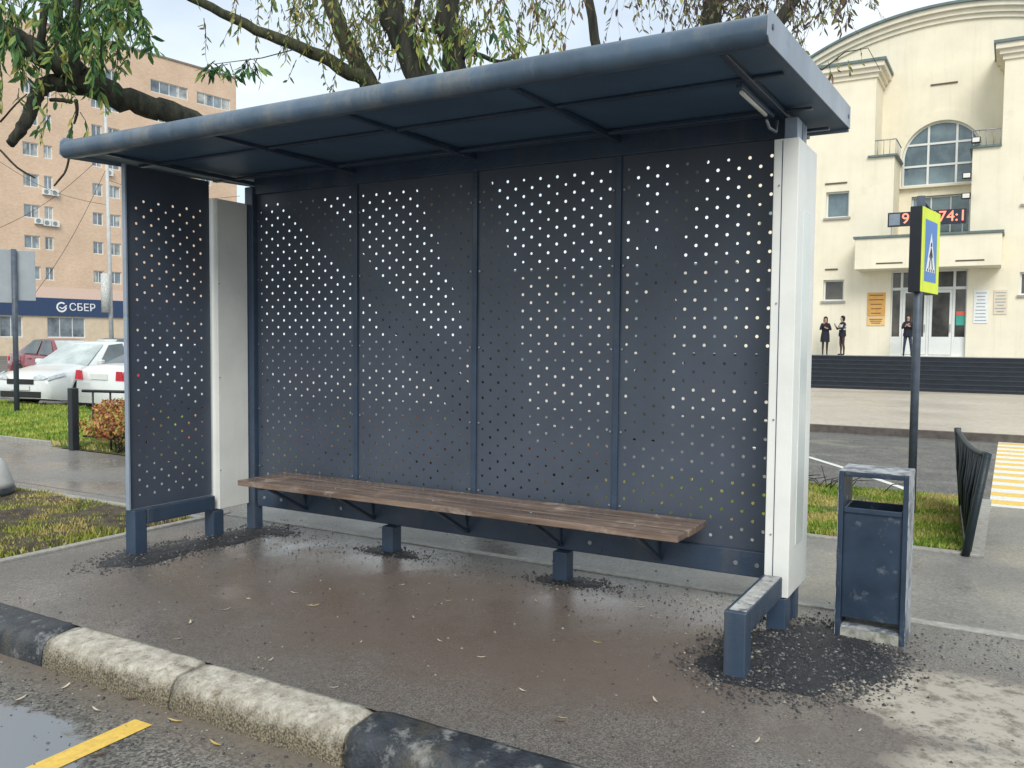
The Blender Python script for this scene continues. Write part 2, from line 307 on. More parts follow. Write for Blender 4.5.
# road markings
def strip(name, P, wd, z, m):
    b = MB()
    for i in range(len(P)-1):
        a = Vector((*P[i], 0)); c_ = Vector((*P[i+1], 0)); d = (c_-a).normalized(); s = Vector((-d.y, d.x, 0))*wd/2
        b.quad((a-s).to_tuple()[:2]+(z,), (c_-s).to_tuple()[:2]+(z,), (c_+s).to_tuple()[:2]+(z,), (a+s).to_tuple()[:2]+(z,))
    o = b.build(name, m, fix=False)
    for p in o.data.polygons:
        if p.normal.z < 0: p.flip()
    return tag(o, kind='structure')
strip('road_marking', [(2.0,-4.4),(1.945,-2.48)], .11, -.146, painty)
strip('road_marking', [(-3,9.4),(0,8.9),(1.5,8.3),(2.7,7.5),(3.4,6.53),(4.08,5.48),(4.62,4.52)], .085, -.076, paintw)
for k in range(13):
    y0 = 4.35+k*.53
    sheet('road_marking', [(4.96,y0),(9.0,y0),(9.0,y0+.265),(4.96,y0+.265)], -.076, painty)
    sheet('road_marking', [(4.96,y0+.265),(9.0,y0+.265),(9.0,y0+.53),(4.96,y0+.53)], -.0755, paintw)
# soil / turf beds
def bed(name, x0, x1, y0, y1, z, m, amp=.03, step=.12):
    nx = max(2, int((x1-x0)/step)); ny = max(2, int((y1-y0)/step)); b = MB()
    Z = rng.random((nx+1, ny+1))*amp
    for i in range(nx+1):
        for j in range(ny+1): b.v.append((x0+(x1-x0)*i/nx, y0+(y1-y0)*j/ny, z+(Z[i,j] if 0 < i < nx and 0 < j < ny else -.01)))
    for i in range(nx):
        for j in range(ny): a = i*(ny+1)+j; b.f.append((a, a+ny+1, a+ny+2, a+1)); b.m.append(0); b.sm.append(True)
    return tag(b.build(name, m, fix=False), kind='structure')
bed('soil', -12, -.69, -2.11, -.02, .0, soil, .05)
bed('turf', -3.0, 4.9, 2.11, 4.55, -.01, turf, .04)
bed('turf', -6.3, -3.0, 2.2, 5.2, -.01, turf, .04)
bed('turf', -40, -6.3, 2.43, 6.3, -.01, turf, .04, .3)
b = MB(); b.box((-3.0,4.55,-.2),(4.98,4.67,.0)); b.box((-6.3,5.2,-.2),(-3,5.32,.0)); b.box((-40,6.3,-.2),(-6.3,6.42,0)); b.box((4.9,2.11,-.2),(4.98,4.55,0)); tag(b.build('kerb', concd), kind='structure')

def blades(name, label, boxes, n, h, cols, wd=.006, density=None, lean=.5):
    """scattered grass blades (one mesh, nobody could count them)"""
    V = []; F = []; Mi = []
    ms = [mat('blade_'+k, c_, .6, .15, 4) for k, c_ in cols]
    i = 0; tries = 0
    areas = [(x1-x0)*(y1-y0) for x0,x1,y0,y1 in boxes]; tot = sum(areas)
    for (x0,x1,y0,y1), A in zip(boxes, areas):
        for _ in range(int(n*A/tot)):
            x = random.uniform(x0, x1); y = random.uniform(y0, y1)
            d = density(x, y) if density else 1
            if random.random() > d: continue
            hh = h*random.uniform(.4, 1.2)*(.5+.5*d); a = random.uniform(0, 6.283); w_ = wd*random.uniform(.7, 1.5)
            dx, dy = math.cos(a)*w_, math.sin(a)*w_; lx, ly = random.uniform(-lean, lean)*hh, random.uniform(-lean, lean)*hh
            V += [(x-dx, y-dy, 0), (x+dx, y+dy, 0), (x+lx*.4+dx*.6, y+ly*.4+dy*.6, hh*.6), (x+lx, y+ly, hh)]
            F += [(i, i+1, i+2), (i, i+2, i+3)]; nv = mn.noise(Vector((x*2.3,y*2.3,9)))*1.6+.5+random.gauss(0,.28); c_ = min(len(cols)-1, max(0, int(nv*len(cols)))); Mi += [c_, c_]; i += 4
    me = bpy.data.meshes.new(name); me.from_pydata(V, [], F)
    for q in ms: me.materials.append(q)
    me.polygons.foreach_set('material_index', Mi); o = bpy.data.objects.new(name, me); C.objects.link(o)
    return tag(o, label, 'grass', kind='stuff')
from mathutils import noise as mn
def patchy(s, lo, hi, off=0):
    def f(x, y):
        v = mn.noise(Vector((x*s+off, y*s, 3.1)))*.5+.5
        return max(0, min(1, (v-lo)/(hi-lo)))
    return f
blades('grass', 'patchy yellowing grass on the muddy bed left of the shelter', [(-6.5,-.71,-2.1,-.03)], 70000, .05, [('straw', (.42,.35,.12)), ('green', (.14,.18,.035)), ('olive', (.28,.3,.05))], density=patchy(1.6, .25, .55))
blades('grass', 'bright green lawn below the white cars', [(-22,-6.35,2.45,6.25)], 70000, .065, [('lawn', (.19,.3,.035)), ('lawn_light', (.34,.4,.06))], wd=.012)
blades('grass', 'green and yellow grass strip behind the bin', [(2.6,4.88,2.13,4.52)], 60000, .05, [('strip', (.17,.26,.03)), ('strip_light', (.33,.4,.06)), ('strip_dry', (.44,.38,.13))], wd=.007, density=patchy(1.4, .1, .5, 4))
blades('grass', 'sparse grass around the tree and hedge behind the shelter', [(-6.3,2.6,2.2,4.5)], 30000, .08, [('strip', (.12,.21,.025)), ('strip_dry', (.34,.29,.11))], wd=.009, density=patchy(1.2, .3, .6))

# ------------------------------------------------------------------ bus shelter
W = 1.015
shel = empty('bus_shelter'); tag(shel, 'dark blue grey bus shelter with perforated back wall and built-in wooden bench', 'bus shelter')
def perforated(width, z0, z1, cell=.0596, ch=.1036, margin_top=.075, margin_bot=.04, ox=0, shift=0):
    """flat sheet in local x,z with staggered round holes"""
    ncol = int((width-.05)/cell); mxx = (width-ncol*cell)/2; nrow = int((z1-z0-margin_top-margin_bot-ch/2)/ch)
    b = MB(); A0 = z0+margin_bot; Aend = A0+nrow*ch+ch/2
    P = lambda x, z: (x, 0, z)
    b.quad(P(0,z0),P(mxx,z0),P(mxx,z1),P(0,z1)); b.quad(P(width-mxx,z0),P(width,z0),P(width,z1),P(width-mxx,z1))
    b.quad(P(mxx,z0),P(width-mxx,z0),P(width-mxx,A0),P(mxx,A0)); b.quad(P(mxx,Aend),P(width-mxx,Aend),P(width-mxx,z1),P(mxx,z1))
    hc = cell/2; hh = ch/2
    for i in range(ncol):
        cx = mxx+(i+.5)*cell; odd = (i+shift) % 2; zb = A0+(hh if odd else 0)
        if odd: b.quad(P(cx-hc,A0),P(cx+hc,A0),P(cx+hc,A0+hh),P(cx-hc,A0+hh))
        else: b.quad(P(cx-hc,Aend-hh),P(cx+hc,Aend-hh),P(cx+hc,Aend),P(cx-hc,Aend))
        for k in range(nrow):
            cz = zb+(k+.5)*ch; r = .0098 if (i*7+k*3) % 5 else .0082
            outer = [(hc,0),(hc,hh),(0,hh),(-hc,hh),(-hc,0),(-hc,-hh),(0,-hh),(hc,-hh)]
            i0 = len(b.v)
            b.v += [P(cx+ox_, cz+oz_) for ox_, oz_ in outer]+[P(cx+r*math.cos(q*math.pi/4), cz+r*math.sin(q*math.pi/4)) for q in range(8)]
            for q in range(8): b.f.append((i0+q, i0+(q+1)%8, i0+8+(q+1)%8, i0+8+q)); b.m.append(0); b.sm.append(False)
    return b
def perf_obj(b, parent, loc, rz=0):
    o = b.build('perforated_panel', panelm, parent, fix=False); bm = bmesh.new(); bm.from_mesh(o.data)
    bmesh.ops.remove_doubles(bm, verts=bm.verts, dist=.0003); bm.to_mesh(o.data); bm.free()
    s = o.modifiers.new('solid', 'SOLIDIFY'); s.thickness = .002; o.location = loc; o.rotation_euler = (0,0,rz); return o
for t in range(4): perf_obj(perforated(W-.002, .3, 2.655, shift=t), shel, (t*W+.001, 0, 0))
sp_ = perf_obj(perforated(.70, .315, 2.655), shel, (-.085, -1.07, 0), R(90))
for t in range(5):
    x = t*W; b = MB(); b.box((x-.018,-.016,.3),(x+.018,-.0025,2.655)); b.box((x-.02,.003,.3),(x+.02,.045,2.655)); mu = b.build('mullion', navy, shel, bevel=.003)
    for z in (.5,.95,1.45,1.95,2.4):
        for s in (-1,1): MB().disc((x+s*.035,-.005,z),(0,1,0),.007,.006,8).build('bolt', steel, mu)
b = MB(); b.box((0.04,-.035,.19),(4.02,.035,.335)); bm_ = b.build('bottom_beam', navy, shel, bevel=.006)
for x in (.12,.3,.9,1.9,2.9,3.8,3.92): MB().disc((x,-.037,.26),(0,1,0),.013,.008,10).build('bolt', steel, bm_)
b = MB(); b.box((0.02,-.03,2.6),(4.04,.03,2.72)); b.build('top_beam', navy, shel, bevel=.004)
def legbox(x, y, z1, s=.10, name='leg'):
    b = MB(); b.box((x-s/2,y-s/2,-.02),(x+s/2,y+s/2,z1)); return b.build(name, navy, shel, bevel=.008)
legbox(1.37,-.045,.19); legbox(2.72,-.045,.19)
legbox(-.084,-1.0205,.313); legbox(4.08,-1.0005,.303)
legbox(-.084,-.35,.195); legbox(4.085,-.235,.17); legbox(4.09,-.02,.17,.09)
for x in (-.02, 4.105): legbox(x if x < 0 else 4.075,-.005 if x < 0 else -.05,2.66,.088,'corner_post')
for x, ya, yb, z in ((-.084,-1.07,-.40,.31),(4.08,-1.05,-.375,.30)):
    b = MB(); b.box((x-.05,ya+.1025,z-.105),(x+.05,yb+.02,z+.003)); fb = b.build('foot_bar', navy, shel, bevel=.008)
    if x > 0:
        w_ = MB(); w_.box((x-.03,ya+.02,z+.0032),(x+.045,yb-.005,z+.0058)); w_.build('worn_strip', mat('worn_paint', (.42,.42,.4), .6, .3, 18, dirt=((.06,.07,.09), 14, .52, .9)), fb)
# thin frame at the front edge of the left side panel
b = MB(); b.box((-.103,-1.085,.315),(-.067,-1.071,2.66)); b.build('panel_edge', fascm, shel, bevel=.002)
# light grey side cabinets
for x0, x1, y0, y1, z0, z1 in ((-.145,-.03,-.345,-.055,.205,2.53),(4.02,4.145,-.29,.16,.175,2.535)):
    b = MB(); b.box((x0,y0,z0),(x1,y1,z1)); cb = b.build('side_cabinet', greyp, shel, bevel=.004)
    if x0 > 1:
        q = MB(); q.box((x0+.042,y0-.0022,z0+.01),(x0+.046,y0+.001,z1-.01)); q.build('seam', navy, cb)
        q = MB(); q.box((x1-.001,y0+.14,z0+.25),(x1+.003,y1-.14,z1-.35)); q.build('glass_pane', mat('pale_glass', (.66,.71,.69), .25, .08, 1), cb)
        for z in (.5,1.1,1.7,2.3): MB().disc((x0+.03,y0-.002,z),(0,1,0),.005,.006,8).build('screw', steel, cb)
    else:
        for z in (.5,1.2,1.9): MB().disc((x1+.001,y0+.012,z),(1,0,0),.005,.006,8).build('screw', steel, cb)
# roof: rounded front edge, slightly tilted
XL, XR, Y0, Y1 = -.27, 4.25, -1.41, .50
zf, zb_ = 2.70, 2.78        # underside heights front/back
def zr(y): return 2.655+(y-Y0)/(Y1-Y0)*.06
prof = []
for k in range(17):
    t = R(250-k*10); prof.append((Y0+.062+.062*math.cos(t), 2.715+.062*math.sin(t)))
prof = prof+[(Y0+.09, 2.778)]+[(Y1, zr(Y1)+.125),(Y1, zr(Y1)+.118),(Y0+.11, 2.764),(Y0+.11, 2.668)]
b = MB(); b.prism(prof, XL, XR, 'x'); roof = b.build('roof', tubem, shel)
roof.data.polygons.foreach_set('use_smooth', [True]*len(roof.data.polygons)); roof.data.set_sharp_from_angle(angle=R(35))
b = MB()
b.quad((XL,Y0+.08,2.69),(XR,Y0+.08,2.69),(XR,Y1,zr(Y1)+.02),(XL,Y1,zr(Y1)+.02))
sf = b.build('soffit', mat('soffit_blue', (.065,.12,.195), .5, .15, 2, bump=.05), roof, fix=False); s = sf.modifiers.new('solid','SOLIDIFY'); s.thickness = .004
for x, s in ((XR, 1), (XL, -1)):
    fp = [(Y0-.002,2.68),(Y0+.004,2.76),(Y0+.03,2.79),(Y1+.012,zr(Y1)+.142),(Y1+.012,zr(Y1)+.018),(Y0+.03,2.658)]
    b = MB(); b.prism(fp, x+.001*s, x+.006*s, 'x'); fo = b.build('fascia', fascm, roof, bevel=.001)
    for y in (Y0+.07, Y1-.05): MB().disc((x+.007*s,y,2.73 if y < 0 else 2.79),(1,0,0),.012,.006,10).build('bolt', navy, fo)
b = MB(); b.box((XL,Y1+.001,zr(Y1)+.0),(XR,Y1+.012,zr(Y1)+.135)); b.build('fascia', fascm, roof)
for x in (.0, W, 2*W, 3*W, 4.04):
    b = MB(); b.box((x-.017,Y0+.13,2.672),(x+.017,.40,2.70)); b.build('rafter', navy, roof, bevel=.004)
for y in (-.86, .25):
    b = MB(); b.box((XL+.06,y-.014,2.68),(XR-.06,y+.02,2.696)); b.build('purlin', navy, roof, bevel=.004)
b = MB(); b.box((XL+.06,-.23,2.682),(XR-.06,-.19,2.697)); b.build('purlin', navy, roof, bevel=.004)
# bracket over the right post and lamp
b = MB(); b.box((4.05,-.2,2.52),(4.115,.03,2.66)); b.build('roof_bracket', fascm, shel, bevel=.004)
lp = MB(); lp.box((3.99,-.90,2.640),(4.02,-.30,2.662)); lp = lp.build('lamp', navy, shel, bevel=.004)
MB().tube([(4.005,-.86,2.632),(4.005,-.42,2.632)], .010, 10).build('lamp_tube', white_l, lp)
MB().tube([(4.005,-.40,2.615),(4.01,-.36,2.58),(4.03,-.3,2.57),(4.03,-.28,2.63)], .008, 8).build('lamp_cable', steel, lp)
# bench
bt = MB()
for k in range(3):
    y0 = -.545+k*.158; bt.box((.38+random.uniform(0,.008), y0, .452),(3.64+random.uniform(-.006,.006), y0+.152, .49))
bench = bt.build('bench_seat', woodm, shel, bevel=.004)
for x in (.55,1.2,2.0,2.7,3.35):
    b = MB(); b.bar((x,-.5,.44),(x,-.04,.44),.035,.022); b.bar((x,-.42,.432),(x,-.04,.22),.035,.02); b.prism([(-.10,.43),(-.036,.43),(-.036,.25)], x-.004, x+.004, 'x')
    b.build('bench_bracket', navy, bench)
    for y in (-.43,-.1): MB().disc((x,y,.4915),(0,0,1),.008,.004,8).build('bolt', steel, bench)

# ------------------------------------------------------------------ loose stones, crumbled asphalt, litter
crumb = mat('asphalt_crumb', (.022,.023,.027), .6, .5, 60, bump=.5, bscale=120)
stone_l = mat('pale_chip', (.28,.26,.22), .8, .3, 40); stone_d = mat('dark_chip', (.035,.036,.04), .6, .3, 40); stone_m = mat('grey_chip', (.11,.11,.11), .7, .3, 40)
def stones(name, label, blobs, n, smin=.0035, smax=.012, mound=.012, halo=1.35):
    b = MB()
    for (cx, cy, rx, ry, rot) in blobs:
        cr_, sr_ = math.cos(rot), math.sin(rot); ring = []
        nr = 26; layers = 5
        idx = len(b.v); b.v.append((cx, cy, mound))
        rad = [1+.28*mn.noise(Vector((math.cos(a*6.283/nr)*1.7+cx*5, math.sin(a*6.283/nr)*1.7, cy*7)))+random.uniform(-.07,.07) for a in range(nr)]
        for k in range(1, layers+1):
            for a in range(nr):
                t = a*6.283/nr; q = k/layers*rad[a]; x, y = rx*q*math.cos(t), ry*q*math.sin(t)
                b.v.append((cx+x*cr_-y*sr_, cy+x*sr_+y*cr_, (mound*(1-(k/layers)**2)+random.uniform(0,.006)) if k < layers else -.004))
        for a in range(nr): b.f.append((idx, idx+1+a, idx+1+(a+1)%nr)); b.m.append(0); b.sm.append(False)
        for k in range(layers-1):
            for a in range(nr):
                p = idx+1+k*nr; b.f.append((p+a, p+nr+a, p+nr+(a+1)%nr, p+(a+1)%nr)); b.m.append(0); b.sm.append(False)
    for _ in range(n):
        cx, cy, rx, ry, rot = random.choices(blobs, [q[2]*q[3] for q in blobs])[0]
        t = random.uniform(0, 6.283); q = math.sqrt(random.random())*halo*random.choice((1,1,1,1,1.25)); x, y = rx*q*math.cos(t), ry*q*math.sin(t)
        X, Y = cx+x*math.cos(rot)-y*math.sin(rot), cy+x*math.sin(rot)+y*math.cos(rot)
        s = smin+(smax-smin)*random.random()**3; zz = max(0, mound*(1-min(1,q)**2))
        i = len(b.v)
        for d in ((1,0,0),(0,1,0),(-1,0,0),(0,-1,0),(0,0,.7),(0,0,-.6)): b.v.append(tuple(Vector((X,Y,zz+s*.3))+Vector(d)*s*random.uniform(.6,1.25)))
        mi = random.choices((1,2,3), (.05,.65,.3))[0]
        for f in ((0,1,4),(1,2,4),(2,3,4),(3,0,4),(1,0,5),(2,1,5),(3,2,5),(0,3,5)): b.f.append(tuple(i+k for k in f)); b.m.append(mi); b.sm.append(False)
    return tag(b.build(name, [crumb, stone_l, stone_d, stone_m]), label, 'gravel', kind='stuff')
stones('gravel', 'black crumbled asphalt around the left side legs of the shelter', [(.02,-1.0,.22,.4,0),(.08,-.4,.2,.48,0),(.16,-.02,.25,.12,0)], 2600)
stones('gravel', 'small dark crumbled asphalt patch at the bench leg near the middle', [(1.38,-.06,.24,.1,0)], 420, mound=.01)
stones('gravel', 'small dark crumbled asphalt patch at the bench leg on the right', [(2.78,-.06,.24,.11,.1)], 520, mound=.01)
stones('gravel', 'large patch of dark crumbled asphalt between the shelter foot and the bin', [(4.2,-.88,.33,.3,.2),(4.3,-.5,.34,.4,0),(4.5,-.55,.2,.3,0)], 7000, halo=1.3)
b = MB(); L_ = []
for _ in range(2600):
    X = random.uniform(.2, 5.6); Y = random.uniform(-2.1, .2) if random.random() < .5 else random.gauss(-.12, .22)
    if Y > 2 or Y < -2.1: continue
    s = .003+.007*random.random()**3; i = len(b.v)
    for d in ((1,0,0),(0,1,0),(-1,0,0),(0,-1,0),(0,0,.7)): b.v.append(tuple(Vector((X,Y,s*.2))+Vector(d)*s*random.uniform(.6,1.25)))
    mi = random.choices((0,1,2), (.18,.55,.27))[0]
    for f in ((0,1,4),(1,2,4),(2,3,4),(3,0,4)): b.f.append(tuple(i+k for k in f)); b.m.append(mi); b.sm.append(False)
tag(b.build('grit', [stone_l, stone_d, stone_m]), 'loose grit scattered over the wet sidewalk under the shelter', 'grit', kind='stuff')
b = MB()
for _ in range(900):
    X = random.uniform(.2, 3.4); Y = random.gauss(-2.45, .09) if random.random() < .5 else random.uniform(-3.4, -2.36)
    if Y > -2.36: continue
    s = .003+.009*random.random()**3; i = len(b.v)
    for d in ((1,0,0),(0,1,0),(-1,0,0),(0,-1,0),(0,0,.7)): b.v.append(tuple(Vector((X,Y,-.15+s*.2))+Vector(d)*s*random.uniform(.6,1.25)))
    mi = random.choices((0,1,2), (.2,.5,.3))[0]
    for f in ((0,1,4),(1,2,4),(2,3,4),(3,0,4)): b.f.append(tuple(i+k for k in f)); b.m.append(mi); b.sm.append(False)
tag(b.build('grit', [stone_l, stone_d, stone_m]), 'grit and dirt washed along the gutter of the front road', 'grit', kind='stuff')
# fallen willow leaves
leafy = mat('fallen_leaf_yellow', (.5,.38,.13), .7, .2, 30); leafp = mat('fallen_leaf_pale', (.55,.5,.38), .7, .2, 30); leafb = mat('fallen_leaf_brown', (.09,.05,.03), .7, .2, 30)
def leafmesh(m):
    b = MB(); n = 6; l_ = .05
    for k in range(n):
        x0, x1 = -l_+2*l_*k/n, -l_+2*l_*(k+1)/n; w0, w1 = .009*math.sin(math.pi*k/n)**.7 if k else 0, .009*math.sin(math.pi*(k+1)/n)**.7 if k < n-1 else 0
        z0, z1 = .004+.01*(x0/l_)**2, .004+.01*(x1/l_)**2
        b.quad((x0,-w0,z0+.002),(x1,-w1,z1+.002),(x1,0,z1),(x0,0,z0)); b.quad((x0,0,z0),(x1,0,z1),(x1,w1,z1+.003),(x0,w0,z0+.003))
    return b.build('fallen_leaf', m, fix=False)
protos = [leafmesh(leafy), leafmesh(leafp), leafmesh(leafb)]
txt = ['yellow fallen willow leaf lying on the wet sidewalk', 'pale fallen willow leaf lying on the wet sidewalk', 'brown curled willow leaf lying on the ground near the kerb']
first = [True]*3
def putleaf(k, x, y, z, s=1, lab=None):
    o = protos[k] if first[k] else protos[k].copy()
    if not first[k]: C.objects.link(o)
    first[k] = False; o.location = (x, y, z); o.rotation_euler = (random.uniform(-.1,.1), 0, random.uniform(0,6.28)); o.scale = (s,)*3
    g = ['yellow leaves on the sidewalk','pale leaves on the sidewalk','brown leaves on the ground'][k]
    if lab: tag(o, lab[0], 'leaf', lab[1])
    else: tag(o, txt[k], 'leaf', g)
for px, py in ((520,690),(222,612),(245,600),(318,604),(560,720),(640,610),(700,600),(410,620),(480,655),(440,640),(175,640),(185,625),(600,640),(660,705),(540,605),(360,640),(400,588),(450,600),(300,590),(270,660),(330,690),(860,735),(760,745)):
    p = gnd(px+random.uniform(-6,6), py+random.uniform(-4,4)); putleaf(random.choice((0,1,1)), p.x, p.y, .001, random.uniform(.35,.7))
for px, py, k in ((65,688,1),(96,711,1),(175,722,0),(20,700,1),(215,745,0)):
    p = gnd(px, py, -.15); putleaf(k, p.x, p.y, -.148, random.uniform(.5,.8), (['yellow','pale'][k]+' fallen leaf lying on the road by the kerb', ['yellow','pale']
[k]+' leaves on the front road'))
for px, py in ((100,756),(60,672),(105,690),(130,700),(18,704)):
    p = gnd(px, py, -.15); putleaf(2, p.x, p.y, -.148, random.uniform(.5,.9), ('dark brown clump of wet leaf on the road by the kerb', 'brown wet leaves on the front road'))
putleaf(2, *gnd(560,722).to_tuple()[:2], .001, .5)

# ------------------------------------------------------------------ litter bin
bn = empty('litter_bin', (4.53,-.08,0)); tag(bn, 'rectangular litter bin in worn pale frame with dark blue container', 'litter bin')
def lb(x0,y0,z0,x1,y1,z1,name,m,par=bn,bev=.004):
    b = MB(); b.box((x0,y0,z0),(x1,y1,z1)); return b.build(name,m,par,bevel=bev)
for s in (-1,1): lb(s*.15-.012 if s<0 else .138,-.14,0,-.138 if s<0 else .162,.14,.85,'side_plate',binm)
lb(-.162,-.141,.8505,.164,.141,.8545,'top_skin',binf,bev=.001); lb(.1625,-.1395,.002,.1655,.1395,.85,'side_skin',binf,bev=.001); lb(-.1655,-.1395,.002,-.1625,.1395,.85,'side_skin',binf,bev=.001); lb(-.138,-.14,.826,.138,.14,.850,'top_plate',binm); lb(-.138,-.13,.035,.138,.13,.06,'base_plate',binf)
b = MB(); b.box((-.138,-.12,.1),(.138,-.113,.665)); b.box((-.138,.113,.1),(.138,.12,.665)); b.box((-.136,-.113,.1),(-.130,.113,.665)); b.box((.130,-.113,.1),(.136,.113,.665)); b.box((-.13,-.113,.1),(.13,.113,.106))
b.build('container', binm, bn, bevel=.003)
lb(-.138,-.13,.64,.138,-.121,.668,'rim',binm); b = MB(); b.box((-.13,-.1215,.115),(.13,-.1205,.63)); b.build('front_panel', binm, bn)
for s in (-1, 1): MB().disc((s*.152,-.03,.7),(1,0,0),.012,.03,10).build('pivot_bolt', steel, bn)
b = MB(); b.box((-.137,-.142,.0),(.137,-.13,.05)); b.build('kick_plate', mat('mossy_plate', (.3,.3,.27), .8, .4, 20, dirt=((.1,.11,.05), 14, .5, .8)), bn)

# ------------------------------------------------------------------ crossing sign on its pole
sg = empty('crossing_sign', (4.395,3.35,0), R(-9)); tag(sg, 'double-sided blue and yellow pedestrian crossing sign on a grey pole', 'road sign')
MB().tube([(-.008,.02,-.02),(-.008,.02,2.76)], .034, 14).build('pole', polem, sg)
sb = MB(); sb.box((-.075,-.05,1.94),(.022,.56,2.67)); sb = sb.build('sign_box', mat('sign_black', (.015,.018,.025), .5, .1), sg, bevel=.005)
fy = mat('fluorescent_yellow', (.72,.85,.02), .5, .04); bl = mat('sign_blue', (.06,.2,.55), .45, .06); wh = mat('sign_white', (.78,.8,.8), .5, .04); bk = mat('sign_black_ink', (.01,.01,.012), .6, .1)
yc = .255; zc = 2.305; fx = .0225
def face(pts, x0, x1, name, m, sgn=1): b = MB(); b.prism(pts, x0, x1, 'x'); return b.build(name, m, sb)
for sgn in (1, -1):
    X = lambda d: (fx+d) if sgn > 0 else (-.0755-d)
    rect = lambda hy, hz, z=zc: [(yc-hy,z-hz),(yc+hy,z-hz),(yc+hy,z+hz),(yc-hy,z+hz)]
    face(rect(.302 if sgn > 0 else .28,.36), X(0), X(.003), 'yellow_border', fy)
    face(rect(.2,.265), X(.0032), X(.005), 'blue_field', bl)
    face([(yc-.155,zc-.18),(yc+.155,zc-.18),(yc,zc+.16)], X(.0052), X(.007), 'white_triangle', wh)
    zq = zc-.17
    fig = [[(yc-.028,zq+.12),(yc+.022,zq+.12),(yc+.018,zq+.2),(yc-.018,zq+.2)],[(yc-.03,zq+.125),(yc-.005,zq+.125),(yc-.05,zq+.02),(yc-.075,zq+.02)],[(yc+.0,zq+.125),(yc+.025,zq+.125),(yc+.065,zq+.02),(yc+.04,zq+.02)],
           [(yc-.015,zq+.19),(yc-.005,zq+.17),(yc-.055,zq+.11),(yc-.065,zq+.125)],[(yc+.015,zq+.19),(yc+.005,zq+.17),(yc+.045,zq+.115),(yc+.055,zq+.13)]]
    fb = MB()
    for f in fig: fb.prism(f, X(.0072), X(.0085), 'x')
    hd = [(yc+.022*math.cos(q*.5236), zq+.228+.022*math.sin(q*.5236)) for q in range(12)]; fb.prism(hd, X(.0072), X(.0085), 'x')
    for k in range(4): y = yc-.115+k*.07; fb.prism([(y,zq-.006),(y+.03,zq-.006),(y+.022,zq+.016),(y-.006,zq+.016)], X(.0072), X(.0084), 'x')
    fb.build('walking_figure', bk, sb)
MB().tube([(-.008,.02,2.74),(-.01,.08,2.735),(-.01,.25,2.70),(-.01,.45,2.66)], .012, 8).build('bracket_arm', polem, sg)

# ------------------------------------------------------------------ twisted railing panel
rl = empty('railing_panel', (4.87,2.0,0)); tag(rl, 'bent dark green metal railing panel leaning beside the crossing', 'railing')
rm = mat('railing_green_black', (.012,.024,.03), .5, .3, 9, dirt=((.15,.17,.17), 16, .63, .7), bump=.3)
def rp(t, h):            # t 0 near .. 1 far ; h 0 bottom .. 1 top : twisted sheet
    yb = .02+t*1.75; lean = .11*(1-t)-.06*t
    sag = .05*math.sin(math.pi*t)
    return Vector((lean*h*1.0-.10*t, yb+.06*h*(1-t), .0+h*(.70-sag+.02*t)+(.02)))
b = MB()
for a, c_ in ((.06,.0),(1,.0)): b.tube([rp(t/8, a) for t in range(9)], .02, 8)
b.build('rail', rm, rl)
for t in (0, 1):
    b = MB(); b.tube([rp(t,-.06), rp(t,.5), rp(t,1.02)], .028, 8); b.build('post', rm, rl)
for k in range(34):
    t = (k+.5)/34; b = MB(); a = rp(t,.06); c_ = rp(t,1); md = (a+c_)/2+Vector((random.uniform(-.035,.035),random.uniform(-.03,.03),0)); b.tube([a, md, c_], .012, 6); b.build('baluster', rm, rl)
b = MB(); [b.quad(rp(k/8,.08), rp((k+1)/8,.08), rp((k+1)/8,.97), rp(k/8,.97)) for k in range(8)]; so_ = b.build('mesh_plate', rm, rl, fix=False); s = so_.modifiers.new('s','SOLIDIFY'); s.thickness = .004

# ------------------------------------------------------------------ cream building with the arched front
cream = mat('cream_render', (.80,.745,.59), .85, .05, .8, bump=.08, bscale=8, dirt=((.56,.49,.35), .5, .58, .35))
streaks(cream, (.56,.49,.36), .28); streaks(navy, (.13,.12,.11), .4); streaks(greyp, (.45,.43,.36), .45); streaks(tubem, (.3,.31,.3), .5)
creaml = mat('cream_cornice', (.76,.71,.58), .8, .05, 2)
metalt = mat('flashing_green_grey', (.12,.17,.17), .5, .15, 4)
glass = mat('window_glass', (.09,.14,.17), .08, .25, .6, spec=.8, col2=(.2,.28,.31)); glassd = mat('dark_glass', (.035,.04,.045), .08, .4, .9, spec=.8, col2=(.10,.09,.08))
frw = mat('white_frame', (.72,.74,.72), .5, .04, 3)
cb = empty('cream_building', (2,36.8,0)); tag(cb, 'cream rendered public building with arched gable, big arched window and grey entrance canopy', 'building')
OX, OY = 2, 36.8
def cbx(name, m, boxes, par=cb, bev=0):
    b = MB()
    for x0,x1,y0,y1,z0,z1 in boxes: b.box((x0-OX,y0-OY,z0),(x1-OX,y1-OY,z1))
    return b.build(name, m, par, bevel=bev)
GZ = -.6
# wall pieces with openings (front plane y=36.8)
def wallgrid(x0, x1, z0, z1, y, th, holes):
    xs_ = sorted({x0,x1,*[h[0] for h in holes],*[h[1] for h in holes]}); zs_ = sorted({z0,z1,*[h[2] for h in holes],*[h[3] for h in holes]}); r = []
    for i in range(len(xs_)-1):
        for j in range(len(zs_)-1):
            cx, cz = (xs_[i]+xs_[i+1])/2, (zs_[j]+zs_[j+1])/2
            if not any(h[0] < cx < h[1] and h[2] < cz < h[3] for h in holes): r.append((xs_[i],xs_[i+1],y,y+th,zs_[j],zs_[j+1]))
    return r
WINL = [(-2.50,-1.50,7.2,8.38),(-2.52,-1.62,3.42,4.38)]
WINLM = [(-5.4,-4.4,7.2,8.38),(-5.4,-4.5,3.42,4.38)]
WINR = [(5.28,6.3,3.55,4.5),(5.28,6.3,7.3,8.45),(8.2,9.2,3.55,4.5),(8.2,9.2,7.3,8.45)]
